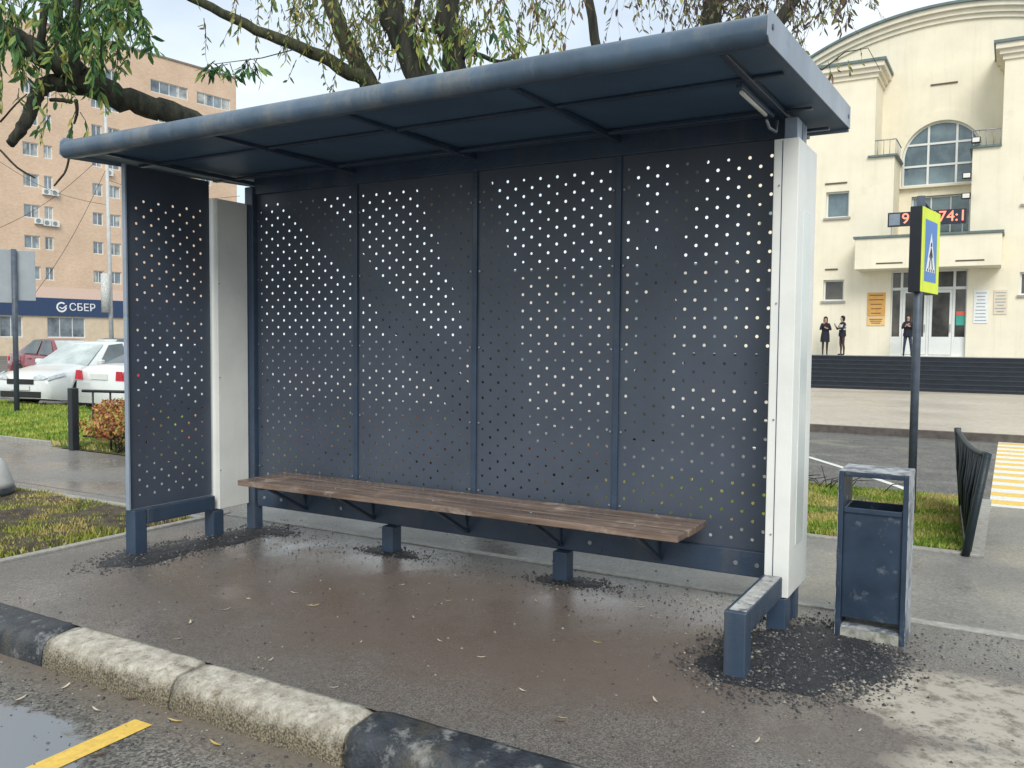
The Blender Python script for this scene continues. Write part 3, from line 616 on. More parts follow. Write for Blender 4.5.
def weld_wall(name, boxes, m):
    """merge grid boxes into one mesh without inner faces"""
    b = MB(); cells = set(); 
    for x0,x1,y0,y1,z0,z1 in boxes:
        b.quad((x0-OX,y0-OY,z0),(x1-OX,y0-OY,z0),(x1-OX,y0-OY,z1),(x0-OX,y0-OY,z1))
    return b
wb = MB()
def wq(*P): wb.quad(*[(p[0]-OX, p[1]-OY, p[2]) for p in P])
def face_holes(x0, x1, z0, z1, y, holes, depth=.28):
    for bx in wallgrid(x0, x1, z0, z1, y, 0, holes): a,b_,_,_,c1,c2 = bx; wq((a,y,c1),(b_,y,c1),(b_,y,c2),(a,y,c2))
    for h0,h1,g0,g1 in holes:
        D = y+depth; wq((h0,y,g0),(h0,D,g0),(h0,D,g1),(h0,y,g1)); wq((h1,y,g0),(h1,D,g0),(h1,D,g1),(h1,y,g1)); wq((h0,y,g0),(h1,y,g0),(h1,D,g0),(h0,D,g0)); wq((h0,y,g1),(h1,y,g1),(h1,D,g1),(h0,D,g1))
YF, YR = 36.8, 39.1; XTL, XTR, XLL, XLR = -.49, 4.45, .34, 3.38; ZL = 9.75; ZT = 13.3
DOOR = (.36,3.36,.95,4.72)
# ground + tower front (one plane), with doors opening and slot above the canopy
face_holes(-6.5, XTL, GZ, ZT, YF, WINL+WINLM)
face_holes(XTR, 10.5, GZ, ZT, YF, WINR)
face_holes(XTL, XTR, GZ, 5.1, YF, [DOOR])
for a, b_ in ((XTL,XLL),(XLR,XTR)): wq((a,YF,5.1),(b_,YF,5.1),(b_,YF,ZL),(a,YF,ZL)); wq((a,YF,ZL),(b_,YF,ZL),(b_,YR,ZL),(a,YR,ZL))
for x in (XLL, XLR): wq((x,YF,5.1),(x,YR,5.1),(x,YR,ZL),(x,YF,ZL))
for x in (XTL, XTR): wq((x,YF,ZL),(x,YR,ZL),(x,YR,ZT+.3),(x,YF,ZT+.3))
wq((XLL,YF,5.1),(XLR,YF,5.1),(XLR,YR,5.1),(XLL,YR,5.1))
# recess wall with arched opening and gable arc
CXA = 2.06; RA = 1.66; ZS = 9.95; ZB = 8.72
GC, GR = 2.3, None
def garc(x):        # gable outline
    R_ = 13.2; zc_ = 16.55-R_; return zc_+math.sqrt(R_*R_-(x-GC)**2)
n = 40
lowwin = (.86,3.28,6.2,8.25)
pts = [XTL-2.6+(XTR-XTL+5.4)*k/n for k in range(n+1)]
xsn = sorted(set([round(q,4) for q in [-3.4+(8.2+3.4)*k/60 for k in range(61)]]+[CXA-RA, CXA+RA]+[CXA-RA*math.cos(math.pi*k/32) for k in range(33)]+[lowwin[0], lowwin[1]]))
for i in range(len(xsn)-1):
    a, b_ = xsn[i], xsn[i+1]
    if b_-a < 1e-4: continue
    mid = (a+b_)/2; inarch = abs(mid-CXA) < RA
    arch = lambda x: ZS+math.sqrt(max(0, RA*RA-(x-CXA)**2))
    bot = [(5.1, lowwin[2]), (lowwin[3], None)] if lowwin[0] < mid < lowwin[1] else [(5.1, None)]
    top = (a, b_)
    segs = []
    if lowwin[0] < mid < lowwin[1]:
        wq((a,YR,5.1),(b_,YR,5.1),(b_,YR,lowwin[2]),(a,YR,lowwin[2])); zlo = lowwin[3]
    else: zlo = 5.1
    if inarch:
        wq((a,YR,zlo),(b_,YR,zlo),(b_,YR,ZB),(a,YR,ZB)); wq((a,YR,arch(a)),(b_,YR,arch(b_)),(b_,YR,garc(b_)),(a,YR,garc(a)))
        wq((a,YR,arch(a)),(b_,YR,arch(b_)),(b_,YR+.3,arch(b_)),(a,YR+.3,arch(a)))
    else: wq((a,YR,zlo),(b_,YR,zlo),(b_,YR,garc(b_)),(a,YR,garc(a)))
for x, y0, y1, z0, z1 in ((-6.5,YF,52,GZ,ZT),(10.5,YF,52,GZ,ZT)): wq((x,y0,z0),(x,y1,z0),(x,y1,z1),(x,y0,z1))
wq((-6.5,52,GZ),(10.5,52,GZ),(10.5,52,ZT),(-6.5,52,ZT))
wall = wb.build('wall', cream, cb, fix=False)
# arch archivolt (slightly raised ring) 
b = MB(); na = 36
for k in range(na):
    t0, t1 = math.pi*k/na, math.pi*(k+1)/na; r1, r2 = RA+.0, RA+.45
    P = lambda r, t, y: (CXA-OX-r*math.cos(t), y-OY, ZS+r*math.sin(t))
    b.quad(P(r1,t0,YR-.05),P(r1,t1,YR-.05),P(r2,t1,YR-.05),P(r2,t0,YR-.05)); b.quad(P(r2,t0,YR-.05),P(r2,t1,YR-.05),P(r2,t1,YR),P(r2,t0,YR)); b.quad(P(r1,t0,YR-.05),P(r1,t1,YR-.05),P(r1,t1,YR+.1),P(r1,t0,YR+.1))
b.build('arch_moulding', cream, wall, fix=False)
# gable cornice bands following the arc
b = MB(); gm = MB()
xg = [-4.6+(9.2+4.6)*k/70 for k in range(71)]
for i in range(70):
    a, c_ = xg[i], xg[i+1]
    for dz0, dz1, dy in ((-.62,-.42,.10),(-.42,-.2,.22),(-.2,.02,.38)):
        for (y,) in ((YR-dy,),): b.quad((a-OX,y-OY,garc(a)+dz0),(c_-OX,y-OY,garc(c_)+dz0),(c_-OX,y-OY,garc(c_)+dz1),(a-OX,y-OY,garc(a)+dz1))
        b.quad((a-OX,YR-dy-OY,garc(a)+dz0),(c_-OX,YR-dy-OY,garc(c_)+dz0),(c_-OX,YR-OY,garc(c_)+dz0),(a-OX,YR-OY,garc(a)+dz0))
    gm.quad((a-OX,YR-.5-OY,garc(a)+.02),(c_-OX,YR-.5-OY,garc(c_)+.02),(c_-OX,YR-.5-OY,garc(c_)+.13),(a-OX,YR-.5-OY,garc(a)+.13))
    gm.quad((a-OX,YR-.5-OY,garc(a)+.13),(c_-OX,YR-.5-OY,garc(c_)+.13),(c_-OX,52-OY,garc(c_)+.13),(a-OX,52-OY,garc(a)+.13))
    gm.quad((a-OX,YR-.5-OY,garc(a)+.02),(c_-OX,YR-.5-OY,garc(c_)+.02),(c_-OX,YR-.3-OY,garc(c_)+.02),(a-OX,YR-.3-OY,garc(a)+.02))
b.build('gable_cornice', creaml, wall, fix=False); gm.build('roof', metalt, cb, fix=False)
# tower cornices
for x0, x1 in ((-6.5,XTL),(XTR,10.5)):
    bb = []
    for dz0, dz1, d in ((ZT-.02,ZT+.18,.08),(ZT+.18,ZT+.38,.2),(ZT+.38,ZT+.6,.34)): bb.append((x0-d,x1+d,YF-d,51,dz0,dz1))
    cbx('cornice', creaml, bb, wall); cbx('cornice_flashing', metalt, [(x0-.42,x1+.42,YF-.42,51.2,ZT+.6,ZT+.72)], wall)
# windows
def window(x0, x1, z0, z1, y, nx=1, nz=1, g=glass, fr=.07, sill=True, par=cb, ox=OX, oy=OY, name='window'):
    b = MB()
    def bx(a,c_,d,e): b.box((a-ox,y-oy,d),(c_-ox,y+.07-oy,e))
    bx(x0,x0+fr,z0,z1); bx(x1-fr,x1,z0,z1); bx(x0+fr,x1-fr,z0,z0+fr); bx(x0+fr,x1-fr,z1-fr,z1)
    for k in range(1,nx): xx = x0+(x1-x0)*k/nx; bx(xx-fr*.4,xx+fr*.4,z0+fr,z1-fr)
    for k in range(1,nz): zz = z0+(z1-z0)*k/nz; b.box((x0+fr-ox,y+.006-oy,zz-fr*.4),(x1-fr-ox,y+.064-oy,zz+fr*.4))
    f = b.build(name, frw, par)
    q = MB(); q.quad((x0+fr*.5-ox,y+.045-oy,z0+fr*.5),(x1-fr*.5-ox,y+.045-oy,z0+fr*.5),(x1-fr*.5-ox,y+.045-oy,z1-fr*.5),(x0+fr*.5-ox,y+.045-oy,z1-fr*.5)); q.build('pane', g, f, fix=False)
    if sill: q = MB(); q.box((x0-.08-ox,y-.28-oy,z0-.09),(x1+.08-ox,y+.02-oy,z0-.003)); q.build('sill', concd, f)
    return f
for h in WINL+WINLM+WINR: window(*h, YF+.18, g=glassd if h[2] < 5 else glass)
window(*lowwin, YR+.15, 3, 1)
# arched window
b = MB(); q = MB(); y = YR+.16; fr = .06
def P(r, t, yy): return (CXA-OX-r*math.cos(t), yy-OY, ZS+r*math.sin(t))
for k in range(na):
    t0, t1 = math.pi*k/na, math.pi*(k+1)/na
    b.quad(P(RA-.09,t0,y),P(RA-.09,t1,y),P(RA,t1,y),P(RA,t0,y)); q.quad((CXA-OX,y+.05-OY,ZS),P(RA,t0,y+.05),P(RA,t1,y+.05))
q.quad((CXA-RA-OX,y+.05-OY,ZB),(CXA+RA-OX,y+.05-OY,ZB),(CXA+RA-OX,y+.05-OY,ZS),(CXA-RA-OX,y+.05-OY,ZS))
for x in (-RA+.045,-.58,.58,RA-.045): b.box((CXA+x-.045-OX,y-.003-OY,ZB),(CXA+x+.045-OX,y+.04-OY,ZS+math.sqrt(max(0,RA*RA-x*x))-.05))
for z in (ZB+.05, ZS-.3, ZS+.68): hw = math.sqrt(RA*RA-max(0,z-ZS)**2); b.box((CXA-hw-OX,y-.006-OY,z-.045),(CXA+hw-OX,y+.037-OY,z+.045))
aw = b.build('arched_window', frw, cb, fix=False); q.build('pane', glass, aw, fix=False)
cbx('window_sill', creaml, [(XLL+.01,XLR-.01,YR-.22,YR+.16,ZB-.1,ZB-.005)], wall)
# entrance canopy / balcony
can = cbx('canopy', cream, [(-.98,4.6,35.35,36.79,4.7,6.02)], cb, .02); cbx('flashing', metalt, [(-1.05,4.67,35.28,36.795,6.022,6.12)], can)
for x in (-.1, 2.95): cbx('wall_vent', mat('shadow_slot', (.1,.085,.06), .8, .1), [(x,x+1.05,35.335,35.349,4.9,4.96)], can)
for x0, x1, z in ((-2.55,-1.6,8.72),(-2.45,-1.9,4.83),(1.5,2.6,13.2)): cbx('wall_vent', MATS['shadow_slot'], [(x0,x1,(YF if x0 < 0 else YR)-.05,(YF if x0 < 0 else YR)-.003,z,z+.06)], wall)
# entrance doors and glazing
ent = MB(); y = YF+.2; x0, x1, z0, z1 = DOOR
def eb(a,c_,d,e,dy=0): ent.box((a-OX,y+dy-OY,d),(c_-OX,y+.08-dy-OY,e))
for xx in (x0,.62,1.62,2.62,x1-.08): pass
cols_ = [x0,.78,1.86,2.86,x1]
for c_ in cols_: eb(c_-.05,c_+.05,z0,z1)
eb(x0,x1,3.85,3.97,.004); eb(x0,x1,z1-.09,z1,.004); eb(x0,x1,z0,z0+.06,.004)
en = ent.build('entrance_glazing', frw, cb)
b = MB(); b.quad((x0-OX,y+.05-OY,z0),(x1-OX,y+.05-OY,z0),(x1-OX,y+.05-OY,z1),(x0-OX,y+.05-OY,z1)); b.build('pane', glassd, en, fix=False)
for a, c_ in ((x0+.05,.73),(2.91,x1-.05)): q = MB(); q.box((a-OX,y+.01-OY,z0+.06),(c_-OX,y+.045-OY,z0+.85)); q.build('lower_panel', frw, en)
for a, c_ in ((.84,1.8),(1.92,2.8)):
    d = MB()
    d.box((a-OX,y-.03-OY,z0+.07),(a+.1-OX,y+.045-OY,3.84)); d.box((c_-.1-OX,y-.03-OY,z0+.07),(c_-OX,y+.045-OY,3.84)); d.box((a+.1-OX,y-.03-OY,3.72),(c_-.1-OX,y+.045-OY,3.84)); d.box((a+.1-OX,y-.03-OY,z0+.07),(c_-.1-OX,y+.045-OY,z0+.85))
    do = d.build('door', frw, cb); h = MB(); h.box((c_-.07-OX,y-.07-OY,2.0),(c_-.04-OX,y-.035-OY,2.35)); h.build('handle', steel, do)
# plaques and notices
def plaque(name, label, cat, x0, x1, z0, z1, y, m, ink, rows, gap=.13):
    e = empty(name, ((x0+x1)/2, y, (z0+z1)/2)); tag(e, label, cat); hx, hz = (x1-x0)/2, (z1-z0)/2
    b = MB(); b.box((-hx,-.02,-hz),(hx,.0,hz)); b.build('board', m, e, bevel=.006)
    b = MB()
    for k in range(rows):
        z = hz-.12-k*(2*hz-.24)/max(1, rows-1); l_ = hx*random.uniform(.45,.82); b.box((-l_,-.024,z-.02),(l_,-.0205,z+.02))
    b.build('lettering', ink, e); return e
org = mat('orange_wood', (.62,.34,.09), .5, .1, 4); orgl = mat('orange_light', (.75,.5,.2), .5, .1, 4); inkb = mat('ink_brown', (.2,.08,.02), .6, .1); inkg = mat('ink_grey', (.3,.34,.38), .6, .1)
plaque('wall_plaque', 'orange brown information plaque left of the entrance, larger upper one', 'plaque', -.6,.15,2.72,3.76, 36.79, org, inkb, 5)
plaque('wall_plaque', 'pale orange lettered plaque just below the orange brown one', 'plaque', -.6,.15,2.28,2.69, 36.79, orgl, inkb, 3)
plaque('notice_board', 'white notice board on the wall right of the entrance', 'notice', 3.62,4.16,2.38,3.78, 36.79, wh, inkg, 9)
plaque('notice_board', 'cream lettered notice at the right of the white board', 'notice', 4.36,4.86,2.75,3.78, 36.79, mat('cream_board', (.7,.62,.48), .6, .05), inkg, 7)
q = MB(); q.box((2.96-OX,y-.012-OY,2.3),(3.3-OX,y-.002-OY,2.72)); q.build('poster', mat('poster_green', (.05,.35,.28), .6, .1), en)
q = MB(); q.box((2.96-OX,y-.012-OY,2.73),(3.3-OX,y-.002-OY,2.9)); q.build('poster', mat('poster_red', (.65,.12,.08), .6, .1), en)
# LED board
led = empty('led_display', (1.8,35.5,6.78)); tag(led, 'black scrolling display with red digits standing on the entrance canopy', 'display')
b = MB(); b.box((-1.5,-.06,-.3),(1.5,.06,.3)); b.build('case', mat('led_case', (.02,.025,.04), .4, .1), led, bevel=.01)
redl = mat('led_red', (1.0,.16,.1), .5, .05, emis=1.6)
b = MB(); b.box((-1.44,-.065,-.24),(-1.02,-.0605,.24)); b.build('blank_screen', mat('led_grey', (.2,.25,.3), .3, .1), led)
text('digits', '9', .62, (-.80,-.068,0), (R(90),0,0), redl, led); text('digits', '1', .62, (.32,-.068,0), (R(90),0,0), redl, led); text('digits', '74:1', .62, (.98,-.068,0), (R(90),0,0), redl, led)
b = MB()
for x in (-1.35,-.5,.5,1.35): b.box((x-.02,-.02,-.66),(x+.02,.02,-.3))
b.build('stand', steel, led)
# balcony railings on the side ledges
def rail_on(label, x0, x1, ybk):
    e = empty('balcony_railing', ((x0+x1)/2, 36.85, ZL)); tag(e, label, 'railing'); ox, oy = (x0+x1)/2, 36.85
    b = MB(); b.tube([(x0-ox,0,.75),(x1-ox,0,.75)], .025, 6); b.tube([(x1-ox if x1 < 2 else x0-ox,0,.75),(x1-ox if x1 < 2 else x0-ox,ybk-oy,.75)], .025, 6); b.build('handrail', steel, e)
    for k in range(5): x = x0+(x1-x0)*k/4; MB().tube([(x-ox,0,0),(x-ox,0,.75)], .015, 6).build('post', steel, e)
    for k in range(1,4): MB().tube([((x1 if x1 < 2 else x0)-ox,(ybk-oy)*k/4,0),((x1 if x1 < 2 else x0)-ox,(ybk-oy)*k/4,.75)], .015, 6).build('post', steel, e)
cbx('ledge', metalt, [(-.75,XLL+.12,YF-.12,YR,ZL+.003,ZL+.09)], wall); cbx('ledge', metalt, [(XLR-.12,XTR,YF-.12,YR,ZL+.003,ZL+.09)], wall)
rail_on('thin grey balcony railing left of the arched window', -.62, .38, 38.9); rail_on('thin grey balcony railing right of the arched window', 3.35, 4.4, 38.9)
for (x,y_,z),l_ in (((3.5,36.6,10.05),'floodlight on the ledge right of the arched window'),((3.2,36.6,8.6),'floodlight on the wall beside the lower window, upper one'),((3.2,36.6,7.75),'floodlight on the wall beside the lower window, lower one')):
    e = empty('floodlight', (x,y_,z)); tag(e, l_, 'floodlight'); b = MB(); b.box((-.17,-.1,-.12),(.17,.08,.12)); b.build('housing', bk, e, bevel=.01); q = MB(); q.box((-.13,-.112,-.09),(.13,-.101,.09)); q.build('lens', white_l, e); q = MB(); q.box((-.02,.08,-.2),(.02,.2,.05)); q.build('bracket', steel, e)
# platform and steps
stp = mat('dark_granite_steps', (.012,.018,.027), .6, .25, 3, dirt=((.22,.25,.28), 14, .7, .6)); stpe = mat('step_nosing', (.03,.04,.055), .5, .2, 6)
st = empty('entrance_steps', (4,31.5,-.4)); tag(st, 'wide flight of dark stone steps before the cream building', 'steps')
b = MB(); e_ = MB(); nS = 8
for k in range(nS):
    z0 = -.42+k*(.95+.37)/nS; z1 = -.37+(k+1)*(.95+.37)/nS; y0 = 31.5+k*.41
    b.box((-8-4,y0-31.5,z0+.4),(14-4,y0+.42-31.5 if k < nS-1 else 34.9-31.5,z1+.4)); e_.box((-8-4,y0-.022-31.5,z1-.035+.4),(14-4,y0-.002-31.5,z1-.002+.4))
b.build('tread', stp, st); e_.build('nosing', stpe, st)
b = MB(); b.box((-8-4,34.9-31.5,-.1),(14-4,36.79-31.5,.952+.4)); b.build('platform', mat('platform_stone', (.3,.32,.32), .4, .15, 2), st)

# ------------------------------------------------------------------ brick apartment block on the left
TH = .128; bd = Vector((math.sin(TH), math.cos(TH), 0)); bnrm = Vector((math.cos(TH), -math.sin(TH), 0)); A0 = Vector((-77.58, 51.34, 0))
ap = empty('apartment_block', A0, math.atan2(bd.y, bd.x)); tag(ap, 'nine-storey orange brick apartment block with a blue shop band at its foot', 'building')
# local frame: +x along facade (s), -y outwards (towards the street), z up
def brickmat():
    m = bpy.data.materials.new('orange_brick'); m.use_nodes = True; t = m.node_tree; n = t.nodes; l = t.links; b_ = n['Principled BSDF']
    tcn = n.new('ShaderNodeTexCoord'); mpn = n.new('ShaderNodeMapping'); mpn.inputs['Rotation'].default_value = (R(90),0,0); l.new(tcn.outputs['Object'], mpn.inputs[0])
    bt_ = n.new('ShaderNodeTexBrick'); bt_.inputs['Scale'].default_value = 1; bt_.inputs['Brick Width'].default_value = .26; bt_.inputs['Row Height'].default_value = .085; bt_.inputs['Mortar Size'].default_value = .008
    bt_.inputs['Color1'].default_value = (.70,.49,.34,1); bt_.inputs['Color2'].default_value = (.78,.585,.42,1); bt_.inputs['Mortar'].default_value = (.6,.48,.38,1); l.new(mpn.outputs[0], bt_.inputs['Vector'])
    no = n.new('ShaderNodeTexNoise'); no.inputs['Scale'].default_value = .25; no.inputs['Detail'].default_value = 6; l.new(tcn.outputs['Object'], no.inputs['Vector'])
    mi = n.new('ShaderNodeMixRGB'); mi.blend_type = 'MULTIPLY'; mi.inputs[0].default_value = .5; ra = n.new('ShaderNodeValToRGB'); ra.color_ramp.elements[0].position = .3; ra.color_ramp.elements[0].color = (.7,.68,.66,1); ra.color_ramp.elements[1].position = .7; ra.color_ramp.elements[1].color = (1.1,1.1,1.1,1)
    l.new(no.outputs[0], ra.inputs[0]); l.new(bt_.outputs[0], mi.inputs[1]); l.new(ra.outputs[0], mi.inputs[2]); l.new(mi.outputs[0], b_.inputs['Base Color']); b_.inputs['Roughness'].default_value = .85
    return m
brick = brickmat()
wins = []
for k in range(8):
    z1 = 8.4+3.0*k-.05
    for a, c_ in ((-7.1,-5.6),(-5.15,-4.3),(-.35,.75),(1.2,2.65),(-13.1,-11.6),(-11.1,-10.2)):
        if z1 > 30.2: continue
        wins.append((a, c_, z1-1.3, z1, 2 if c_-a > 1.2 else 2))
    for a, c_ in ((6.4,7.9),(9.2,10.5),(12.2,13.6)):
        if k < 7: wins.append((a, c_, z1-1.3, z1, 2))
TOPW = [(6.2,10.7,28.15,29.5,4),(11.8,16.2,28.1,29.45,4)]
shops = [(-9.5,-7.4,1.35,3.45,2),(-5.1,-1.3,1.35,3.45,3),(5,8.6,1.35,3.45,3)]
hl = [w_[:4] for w_ in wins+TOPW+shops]
b = MB()
def lq(*P): b.quad(*P)
def fh(x0, x1, z0, z1, holes, mi, depth=.2):
    hs_ = [h for h in holes if h[2] >= z0 and h[3] <= z1]
    for a,c_,_,_,d,e in wallgrid(x0,x1,z0,z1,0,0,hs_): b.quad((a,0,d),(c_,0,d),(c_,0,e),(a,0,e), m=mi)
    for h0,h1,g0,g1 in hs_:
        for P4 in (((h0,0,g0),(h0,depth,g0),(h0,depth,g1),(h0,0,g1)),((h1,0,g0),(h1,depth,g0),(h1,depth,g1),(h1,0,g1)),((h0,0,g0),(h1,0,g0),(h1,depth,g0),(h0,depth,g0)),((h0,0,g1),(h1,0,g1),(h1,depth,g1),(h0,depth,g1))): b.quad(*P4, m=mi)
fh(-24, 17, 6.4, 32.1, hl, 0); fh(-24, 17, -1, 3.55, hl, 1); b.quad((-24,0,5.3),(17,0,5.3),(17,0,6.4),(-24,0,6.4), m=2); b.quad((-24,0,3.55),(17,0,3.55),(17,0,5.3),(-24,0,5.3), m=1)
for P4 in (((17,0,-1),(17,14,-1),(17,14,32.1),(17,0,32.1)),((-24,0,-1),(-24,14,-1),(-24,14,32.1),(-24,0,32.1)),((-24,14,-1),(17,14,-1),(17,14,32.1),(-24,14,32.1)),((-24,0,32.1),(17,0,32.1),(17,14,32.1),(-24,14,32.1))): b.quad(*P4)
tile = mat('beige_facade_tile', (.68,.55,.4), .6, .08, 1.5); pink = mat('sunlit_pink_band', (.74,.55,.45), .7, .05)  # pink band: its sunlit paleness is put into the colour
aw_ = b.build('wall', [brick, tile, pink], ap, fix=False)
q = MB(); q.box((-24.1,-.12,32.1),(17.1,.3,32.28)); q.build('roof_edge', mat('roof_edge_metal', (.25,.2,.18), .6, .2), ap)
curt = mat('net_curtain', (.42,.45,.45), .5, .5, .9, pos=(.4,.6), col2=(.55,.57,.55)); glb = mat('block_glass', (.12,.16,.2), .1, .5, .5, spec=.8, col2=(.3,.36,.4))
for x0,x1,z0,z1,nx in wins+TOPW+shops:
    f = window(x0, x1, z0, z1, .1, nx, 1, glb, .09, False, ap, 0, 0)
    if z0 > 5 and random.random() < .7:
        for s in (0, 1):
            if random.random() < .7:
                hw = (x1-x0)*random.uniform(.16,.3); a = x0+.12 if s == 0 else x1-.12-hw; q = MB(); q.quad((a,.14,z0+.1),(a+hw,.14,z0+.1),(a+hw,.14,z1-.1),(a,.14,z1-.1)); q.build('curtain', curt, f, fix=False)
for s_, z in ((-5.0,15.75),(-4.2,15.75),(-5.0,12.7),(-4.2,12.7),(-5.8,12.8),(1.4,18.6)):
    q = MB(); q.box((s_-.37,-.32,z-.3),(s_+.37,-.01,z+.3)); ac = q.build('air_conditioner', frw, ap, bevel=.02); MB().disc((s_-.08,-.325,z),(0,1,0),.22,.02,16).build('fan_grille', mat('grille_grey', (.25,.27,.28), .6, .2), ac)
band = MB(); band.box((-24,-.18,3.52),(17,-.003,5.3)); band = band.build('shop_band', mat('shop_navy', (.03,.06,.14), .5, .1), ap)
sgn = mat('shop_letters', (.85,.87,.88), .5, .02)
text('lettering', 'СБЕР', 1.05, (-1.65,-.2,4.42), (R(90),0,0), sgn, band, .02); 
q = MB()
for k in range(20):
    t0, t1 = R(50+k*15.5), R(50+(k+1)*15.5)
    q.quad(*[(-3.75+r*math.cos(t), -.2, 4.42+r*math.sin(t)) for r, t in ((.36,t0),(.36,t1),(.52,t1),(.52,t0))])
q.bar((-3.95,-.2,4.42),(-3.7,-.2,4.25),.04,.1); q.bar((-3.7,-.2,4.25),(-3.25,-.2,4.6),.04,.1)
q.build('round_logo', sgn, band, fix=False)

# distant pale building closing the view between both blocks
db = empty('apartment_block', (-35,120,-.5)); tag(db, 'distant pale low apartment building glimpsed through the holes of the shelter wall', 'building')
b = MB(); b.box((-34,0,0),(34,14,13)); b.build('wall', mat('pale_render', (.62,.58,.5), .8, .08, .3), db); b = MB(); b.box((-34.5,-.5,13),(34.5,14.5,13.6)); b.build('roof', metalt, db)
for k in range(16):
    for j in range(4): x = -32+k*4.1; q = MB(); q.box((x,-.05,1.6+j*3),(x+1.8,-.003,3.1+j*3)); q.build('window', glb, db)

# ------------------------------------------------------------------ cars
def car(name, label, loc, heading, paint, L_=4.45, W_=1.72, H_=1.46, boot=True, detail=True, plate=True):
    """heading: direction (x,y) the front points to. local +x = forward"""
    e = empty(name, (*loc, -.08), math.atan2(heading[1], heading[0])); tag(e, label, 'car')
    hw = W_/2; F = L_/2; wx = (F-.88, -F+.95); wr = .315
    def top(x):     # beltline / hood / boot height
        s = (F-x)/L_
        P = [(0,.62),(.03,.72),(.1,.80),(.27,.93),(.45,.95),(.78,.99),(.86,1.0 if boot else 1.02),(.97,.97),(1,.85)]
        for i in range(len(P)-1):
            if P[i][0] <= s <= P[i+1][0]: t = (s-P[i][0])/(P[i+1][0]-P[i][0]); t = t*t*(3-2*t)*.5+t*.5; return P[i][1]+(P[i+1][1]-P[i][1])*t
        return .85
    def bot(x):
        z = .2+.05*max(0, abs(x)-F+.35)/.35
        for c_ in wx:
            d = abs(x-c_)
            if d < wr+.05: z = max(z, .3+math.sqrt(max(0,(wr+.05)**2-d*d)))
        return z
    def plan(x): s = abs(x)/F; return hw*(1-.16*max(0,(s-.72)/.28)**2.2)
    xs_ = sorted(set([F-(L_)*k/44 for k in range(45)]+[c_+d for c_ in wx for d in (-wr-.051,-wr-.049,-wr*.8,wr*.8,wr+.049,wr+.051)]))
    rows = [(0,.95),(.22,1),(.55,1.0),(.82,.975),(1,.92)]; ntop = 6; b = MB(); grid = []
    for x in xs_:
        z0, z1 = bot(x), top(x); w_ = plan(x); col = []
        for s, k in rows: col.append((x, w_*k, z0+(z1-z0)*s))
        for k in range(1, ntop): t = k/ntop; yy = w_*.92*(1-2*t); col.append((x, yy, z1+.045*(1-(1-2*t)**2)))
        for s, k in reversed(rows): col.append((x, -w_*k, z0+(z1-z0)*s))
        grid.append(col)
    nc = len(grid[0])
    for g_ in grid: b.v += g_
    for i in range(len(grid)-1):
        for j in range(nc-1): a = i*nc+j; b.f.append((a, a+1, a+nc+1, a+nc)); b.m.append(0); b.sm.append(True)
    for i in (0, len(grid)-1): b.f.append(tuple(i*nc+j for j in range(nc))); b.m.append(0); b.sm.append(False)
    # greenhouse
    s2 = lambda s: F-L_*s
    gx = [s2(.24), s2(.41), s2(.5), s2(.66), s2(.87 if boot else .97)]; gz_ = [top(gx[0])-.02, H_-.04, H_, H_-.02, top(gx[-1])-.02]
    def sec(x, z): zb = top(x)-.03; k = max(0,(z-zb))/(H_-.95); wt = hw*(.92-.24*min(1,k)); wb_ = hw*.92; return [(x,wb_,zb),(x,wt,z-.03),(x,wt*.8,z),(x,0,z+.012),(x,-wt*.8,z),(x,-wt,z-.03),(x,-wb_,zb)]
    gi = len(b.v); gs = [sec(x,z) for x,z in zip(gx,gz_)]
    for g_ in gs: b.v += g_
    for i in range(4):
        for j in range(6): a = gi+i*7+j; b.f.append((a,a+1,a+8,a+7)); b.m.append(0); b.sm.append(True)
    body = b.build('body', paint, e)
    body.data.polygons.foreach_set('use_smooth', [True]*len(body.data.polygons))
    gl = mat('car_glass', (.06,.08,.09), .05, .3, .8, spec=.9, col2=(.16,.2,.21)); trim = mat('car_trim', (.02,.02,.022), .5, .2)
    def off(P4, d, shr=.1):
        P4 = [Vector(p) for p in P4]; c_ = sum(P4, Vector())/len(P4); nrm = (P4[1]-P4[0]).cross(P4[2]-P4[0]).normalized()
        if nrm.dot(c_-Vector((0,0,.7))) < 0: nrm = -nrm
        return [p+(c_-p)*shr+nrm*d for p in P4]
    def pane(name_, P4, m=gl, shr=.1, d=.012): q = MB(); q.quad(*off(P4, d, shr)); o_ = q.build(name_, m, e, fix=False); s = o_.modifiers.new('s','SOLIDIFY'); s.thickness = .006; return o_
    pane('windscreen', [gs[0][0], gs[0][6], gs[1][5], gs[1][1]], mat('windscreen_glass', (.42,.48,.47), .08, .15, 2, spec=.9, col2=(.6,.66,.64)), .07, .03); pane('rear_window', [gs[4][0], gs[4][6], gs[3][5], gs[3][1]], shr=.1, d=.03)  # windscreen: sky reflection is put into its pale base colour
    for sd in (0, 6):
        i1 = 1 if sd == 0 else 5; y = 1 if sd == 0 else -1
        lerp = lambda A, B, t: tuple(A[k]+(B[k]-A[k])*t for k in range(3))
        b0, b4 = gs[0][sd], gs[4][sd]; m1 = (s2(.53), b0[1], top(s2(.53))-.0)
        t1, t2, t3 = gs[1][i1], gs[2][i1], gs[3][i1]; tm = (s2(.53), t2[1], t2[2])
        pane('side_window', [(b0[0]-.28,b0[1],b0[2]+.05), (m1[0]+.03,m1[1],m1[2]+.02), (tm[0]+.03,tm[1],tm[2]), (t1[0]-.05,t1[1],t1[2])], shr=.05, d=.012)
        pane('side_window', [(m1[0]-.03,m1[1],m1[2]+.02), (b4[0]+.42,b4[1],b4[2]+.04), (t3[0]-.02,t3[1],t3[2]), (tm[0]-.03,tm[1],tm[2])], shr=.05, d=.012)
